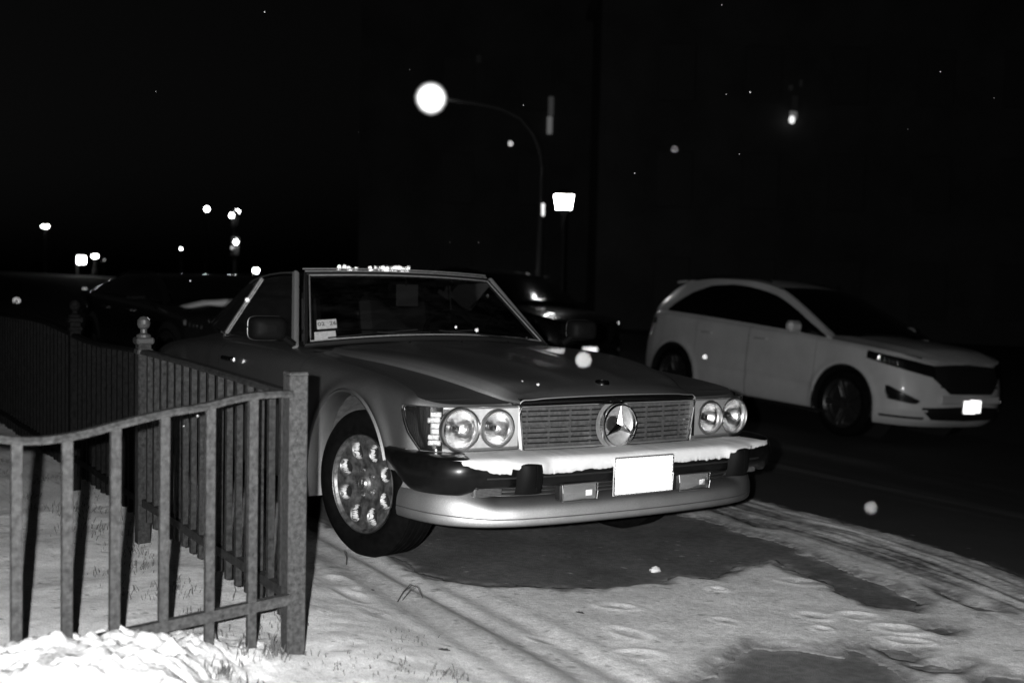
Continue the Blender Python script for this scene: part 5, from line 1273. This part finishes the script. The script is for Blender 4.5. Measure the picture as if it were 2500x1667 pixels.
# fairy-light strings on hedges behind the cars
def hedge(px0, px1, py, D, n, lab, h_, spread=9, seed=1):
    rr = random.Random(seed); a = at(px0, py, D); b_ = at(px1, py, D+1.5); gb = ground_at(a[0], a[1]); t = empty('fairy_lights', tuple(a[:2])+(gb,), lab, 'string lights'); o_ = Vector((a[0], a[1], gb)); P = []
    for i in range(n):
        f = rr.random() if i > 3 else i/3; P.append((f, Vector(at(px0+(px1-px0)*f, py+rr.uniform(-spread, spread)*(1-.4*f), D+1.5*f+rr.uniform(-.3, .3)))-o_))
    P.sort(key=lambda q: q[0]); mb = MB(); mb.tube([tuple(q[1]) for q in P], .006, 5); mb.build('cable', M['black'], t)
    for f, q in P:
        r = rr.uniform(.009, .020)*D/24; mb = MB(); mb.lathe([(0, -r*1.2), (r*.8, -r*.5), (r, 0), (r*.7, r*.8), (0, r*1.3)], 8, 'z', tuple(q)); mb.build('bulb', M['bulb'], t)
    return t
hedge(778, 818, 616, 26, 12, 'sparse pair of fairy light clusters above the left part of the windscreen', 1, 5, 2)
hedge(850, 938, 620, 26, 70, 'dense string of tiny fairy lights above the middle of the roadster roof', 1, 9, 3)
hedge(1092, 1190, 650, 27, 90, 'long dense string of fairy lights beyond the right side of the roadster roof', 1, 9, 4)
hedge(1192, 1228, 652, 28, 16, 'short end of fairy lights beside the street lamp base', 1, 11, 5)
hedge(1367, 1420, 742, 30, 9, 'short row of sparse lights low behind the dark car across the street', 1, 4, 6)
# hedge and trees those lights hang in, far building with dim windows
def leafy(name, cx, cy, gz0, rx, ry, h, n, lab, seed, trunk=True):
    rr = random.Random(seed); t = empty(name, (cx, cy, gz0), lab, 'tree' if trunk else 'hedge'); mb = MB()
    for _ in range(n):
        while True:
            u, v, w = rr.uniform(-1, 1), rr.uniform(-1, 1), rr.uniform(-1, 1)
            if u*u+v*v+w*w < 1 or not trunk: break
        c = Vector((u*rx, v*ry, (h*.62+w*h*.38) if trunk else h*(.5+.5*w))); s_ = rr.uniform(.05, .14)*(2 if trunk else 1); M3 = Matrix.Rotation(rr.uniform(0, 6), 3, 'Z') @ Matrix.Rotation(rr.uniform(0, 3), 3, 'X')
        mb.add([tuple(c+M3 @ Vector(q)*s_) for q in ((-.5, 0, 0), (0, .4, 0), (.5, 0, 0), (0, -.4, 0))], [(0, 1, 2, 3)])
    mb.build('crown' if trunk else 'foliage', M['leaf'], t, smooth=False)
    mb = MB()
    if trunk:
        mb.tube([(0, 0, 0), (.05, 0, h*.3), (0, .1, h*.6), (.1, 0, h*.85)], .16, 8, scale=[1.3, 1, .7, .3])
        for k in range(5): a = k*1.3; mb.tube([(.03, 0, h*(.35+.07*k)), (rx*.4*math.cos(a), ry*.4*math.sin(a), h*(.55+.06*k)), (rx*.7*math.cos(a), ry*.7*math.sin(a), h*(.68+.05*k))], .06, 6, scale=[1, .7, .3])
        mb.build('trunk', M['bark'], t)
    return t
hb = at(900, 640, 27); leafy('hedge', hb[0], hb[1], ground_at(hb[0], hb[1]), 2.4, .5, 1.5-ground_at(hb[0], hb[1])*0, 700, 'dark hedge holding the fairy lights behind the roadster roof', 1, False)
hb = at(1170, 650, 29.5); leafy('hedge', hb[0], hb[1], ground_at(hb[0], hb[1]), 2.2, .5, 1.5, 700, 'dark hedge beyond the right side of the roadster roof, behind the lamp base', 2, False)
def building(px, D, w, dpt, h, lab, wins, yawoff=0):
    p = at(px, 640, D); gb = ground_at(p[0], p[1])-.2; t = empty('building', (p[0], p[1], gb), lab, 'building', rz=YAW+yawoff); o_ = Vector((p[0], p[1], gb))
    inv = Matrix.Rotation(-(YAW+yawoff), 3, 'Z')
    MB().box((dpt/2+.15, 0, h/2), (dpt, w, h)).build('wall', M['brick'], t, smooth=False)
    MB().box((dpt/2+.1, 0, h+.12), (dpt+.5, w+.5, .24), bev=.03).build('cornice', M['brick'], t, smooth=False)
    for fl in range(int(h//3.2)):
        for k in range(int(w//2.6)):
            yy_ = -w/2+1.3+2.6*k; zz = 1.7+3.2*fl; MB().box((.13, yy_, zz), (.08, 1.1, 1.7), bev=.02).build('window', M['dark_window'], t, smooth=False) if D < 60 else None
    for (qx, qy, ww, hh_, m) in wins:
        q = inv @ (Vector(at(qx, qy, D))-o_); k = D/FPX; q.x = .06
        MB().box(tuple(q), (.05, ww*k, hh_*k), bev=.02).build('lit_window', m, t, smooth=False)
    return t
M['win_xdim'] = emis('barely_lit_window', .004); M['glow_mid'] = emis('faint_glow', .10)
building(1330, 38, 15, 9, 12.5, 'dark block with faintly lit tall windows behind the curved street lamp', [(1262, 290, 12, 40, M['glow_mid']), (1265, 247, 12, 44, M['win_dim']), (1405, 225, 11, 90, M['win_xdim']), (1100, 140, 12, 18, M['win_xdim'])])
building(1900, 34, 14, 8, 10.5, 'dark building with one lit wall lantern high above the white vehicle', [(1822, 240, 14, 34, M['win_xdim']), (1812, 205, 10, 12, M['win_vdim']), (1835, 195, 6, 16, M['win_vdim'])])
p = at(1819, 275, 33.6); t = empty('wall_lantern', tuple(p), 'small glowing wall lantern high on the dark building above the white vehicle', 'wall lamp')
mb = MB(); mb.lathe([(0, -.12), (.07, -.09), (.085, 0), (.06, .09), (0, .12)], 14); mb.build('lamp', M['glow_soft'], t); mb = MB(); mb.box((-.10, .16, .16), (.1, .28, .22), bev=.03); mb.build('lantern_glow', M['glow_soft2'] if 'glow_soft2' in M else M['glow_mid'], t)  # the block beside the lamp glows too, its light put in as emission
# falling snow: single flakes caught by the flash
def flake(px, py, D, r, lab):
    p = at(px, py, D); mb = MB(); G = []; q = random.random()*9
    for i in range(7):
        th = PI*i/6; G.append([(r*(.8+.35*math.sin(3*f+q))*math.sin(th)*math.cos(f), r*(.8+.35*math.sin(3*f+q))*math.sin(th)*math.sin(f), r*.8*math.cos(th)) for f in np.linspace(0, 2*PI, 12, endpoint=False)])
    o = mb.grid(G, cv=True).build('snowflake', M['flake']); o.location = tuple(p); o.rotation_euler = (q, q*2, 0); tag(o, lab, 'snowflake', 'falling snowflakes')
for a in [(1340, 826, .97, .0018, 'large blurred snowflake over the far edge of the roadster hood'), (2000, 1165, 1.15, .0012, 'large dim blurred snowflake over the dark road at right'), (1619, 819, 2.1, .0024, 'bright snowflake in front of the white vehicle rear door'),
          (1550, 343, 1.6, .0010, 'dim round snowflake in the black sky right of the lantern'), (1173, 330, 1.9, .0020, 'round snowflake under the lamp globe, near the curved arm'), (1236, 883, 2.9, .0028, 'bright speck of snow over the roadster hood near the badge'),
          (1200, 875, 3.4, .0020, 'smaller speck of snow over the hood, left of the bright one'), (568, 688, 2.3, .0030, 'snowflake over the bright strip at the roadster side window'), (1095, 758, 2.6, .0034, 'bright snowflake before the windscreen, right of centre'), (1047, 751, 3.0, .0026, 'smaller bright snowflake before the middle of the windscreen'),
          (1723, 212, 3.2, .0018, 'small bright snowflake in the sky left of the wall lantern'), (1668, 217, 3.8, .0012, 'tiny snowflake in the sky farther left of the wall lantern'), (1458, 398, 3.6, .0014, 'tiny snowflake in the sky above and right of the lantern'), (2160, 165, 3.4, .0015, 'tiny snowflake at the upper right of the sky'),
          (1202, 242, 3.8, .0013, 'tiny snowflake just above the curved lamp arm'), (1658, 12, 3.8, .0016, 'tiny snowflake at the very top of the picture, right of middle'), (608, 28, 3.6, .0015, 'tiny snowflake at the very top of the picture, left of middle'), (358, 211, 3.8, .0012, 'tiny snowflake high in the left of the sky'),
          (823, 304, 4.5, .0011, 'tiny snowflake left of the glowing globe'), (941, 160, 4.2, .0010, 'tiny snowflake above the glowing globe'), (1698, 354, 4.2, .0012, 'tiny snowflake in the middle of the right sky'), (2283, 225, 4.2, .0012, 'tiny snowflake near the right edge, high in the sky'), (1099, 591-35, 4.0, .0012, 'tiny snowflake in the sky above the windscreen'), (2085, 297, 4.2, .0010, 'tiny snowflake right of the wall lantern'), (1033, 556, 4.4, .0012, 'tiny snowflake in the dark above the hardtop'),
          (437, 645, 3.0, .0014, 'tiny snowflake left of the roadster hardtop'), (454, 980-25, 2.9, .0022, 'speck of snow before the middle of the railing'), (422, 978, 3.1, .0016, 'smaller speck of snow before the railing, left of the other')]: flake(*a)

# ------------------------------------------------------------------ light: the camera's flash, a little left of and above the lens
def light(name, kind, loc, energy, size=.02):
    l = bpy.data.lights.new(name, kind); l.energy = energy
    if kind == 'POINT': l.shadow_soft_size = size
    o = bpy.data.objects.new(name, l); COL.objects.link(o); o.location = tuple(loc); return o
light('camera_flash', 'POINT', CAMP-Sv*.095+Uv*.035, FLASH, .014)
w = bpy.data.worlds.new('World'); scn.world = w; w.use_nodes = True; nt = w.node_tree; bg = nt.nodes['Background']
sky = nt.nodes.new('ShaderNodeTexSky'); sky.sky_type = 'NISHITA'; sky.sun_disc = False; sky.sun_elevation = R(-3); sky.sun_rotation = R(200)
bw = nt.nodes.new('ShaderNodeRGBToBW'); nt.links.new(sky.outputs[0], bw.inputs[0]); nt.links.new(bw.outputs[0], bg.inputs[0]); bg.inputs[1].default_value = SKY
# ------------------------------------------------------------------ camera
cd = bpy.data.cameras.new('camera'); cam = bpy.data.objects.new('camera', cd); COL.objects.link(cam); scn.camera = cam
cd.sensor_width = 36; cd.lens = FPX/2352*36; cd.clip_end = 1500; cd.clip_start = .05
m = Matrix((Vector(Sv), Vector(Uv), -Vector(Fv))).transposed().to_4x4(); m.translation = Vector(CAMP); cam.matrix_world = m
cd.dof.use_dof = True; cd.dof.focus_distance = 4.35; cd.dof.aperture_fstop = 2.2; cd.dof.aperture_blades = 9
scn.view_settings.view_transform = 'Standard'; scn.view_settings.look = 'None'; scn.view_settings.exposure = 0; scn.view_settings.gamma = 1
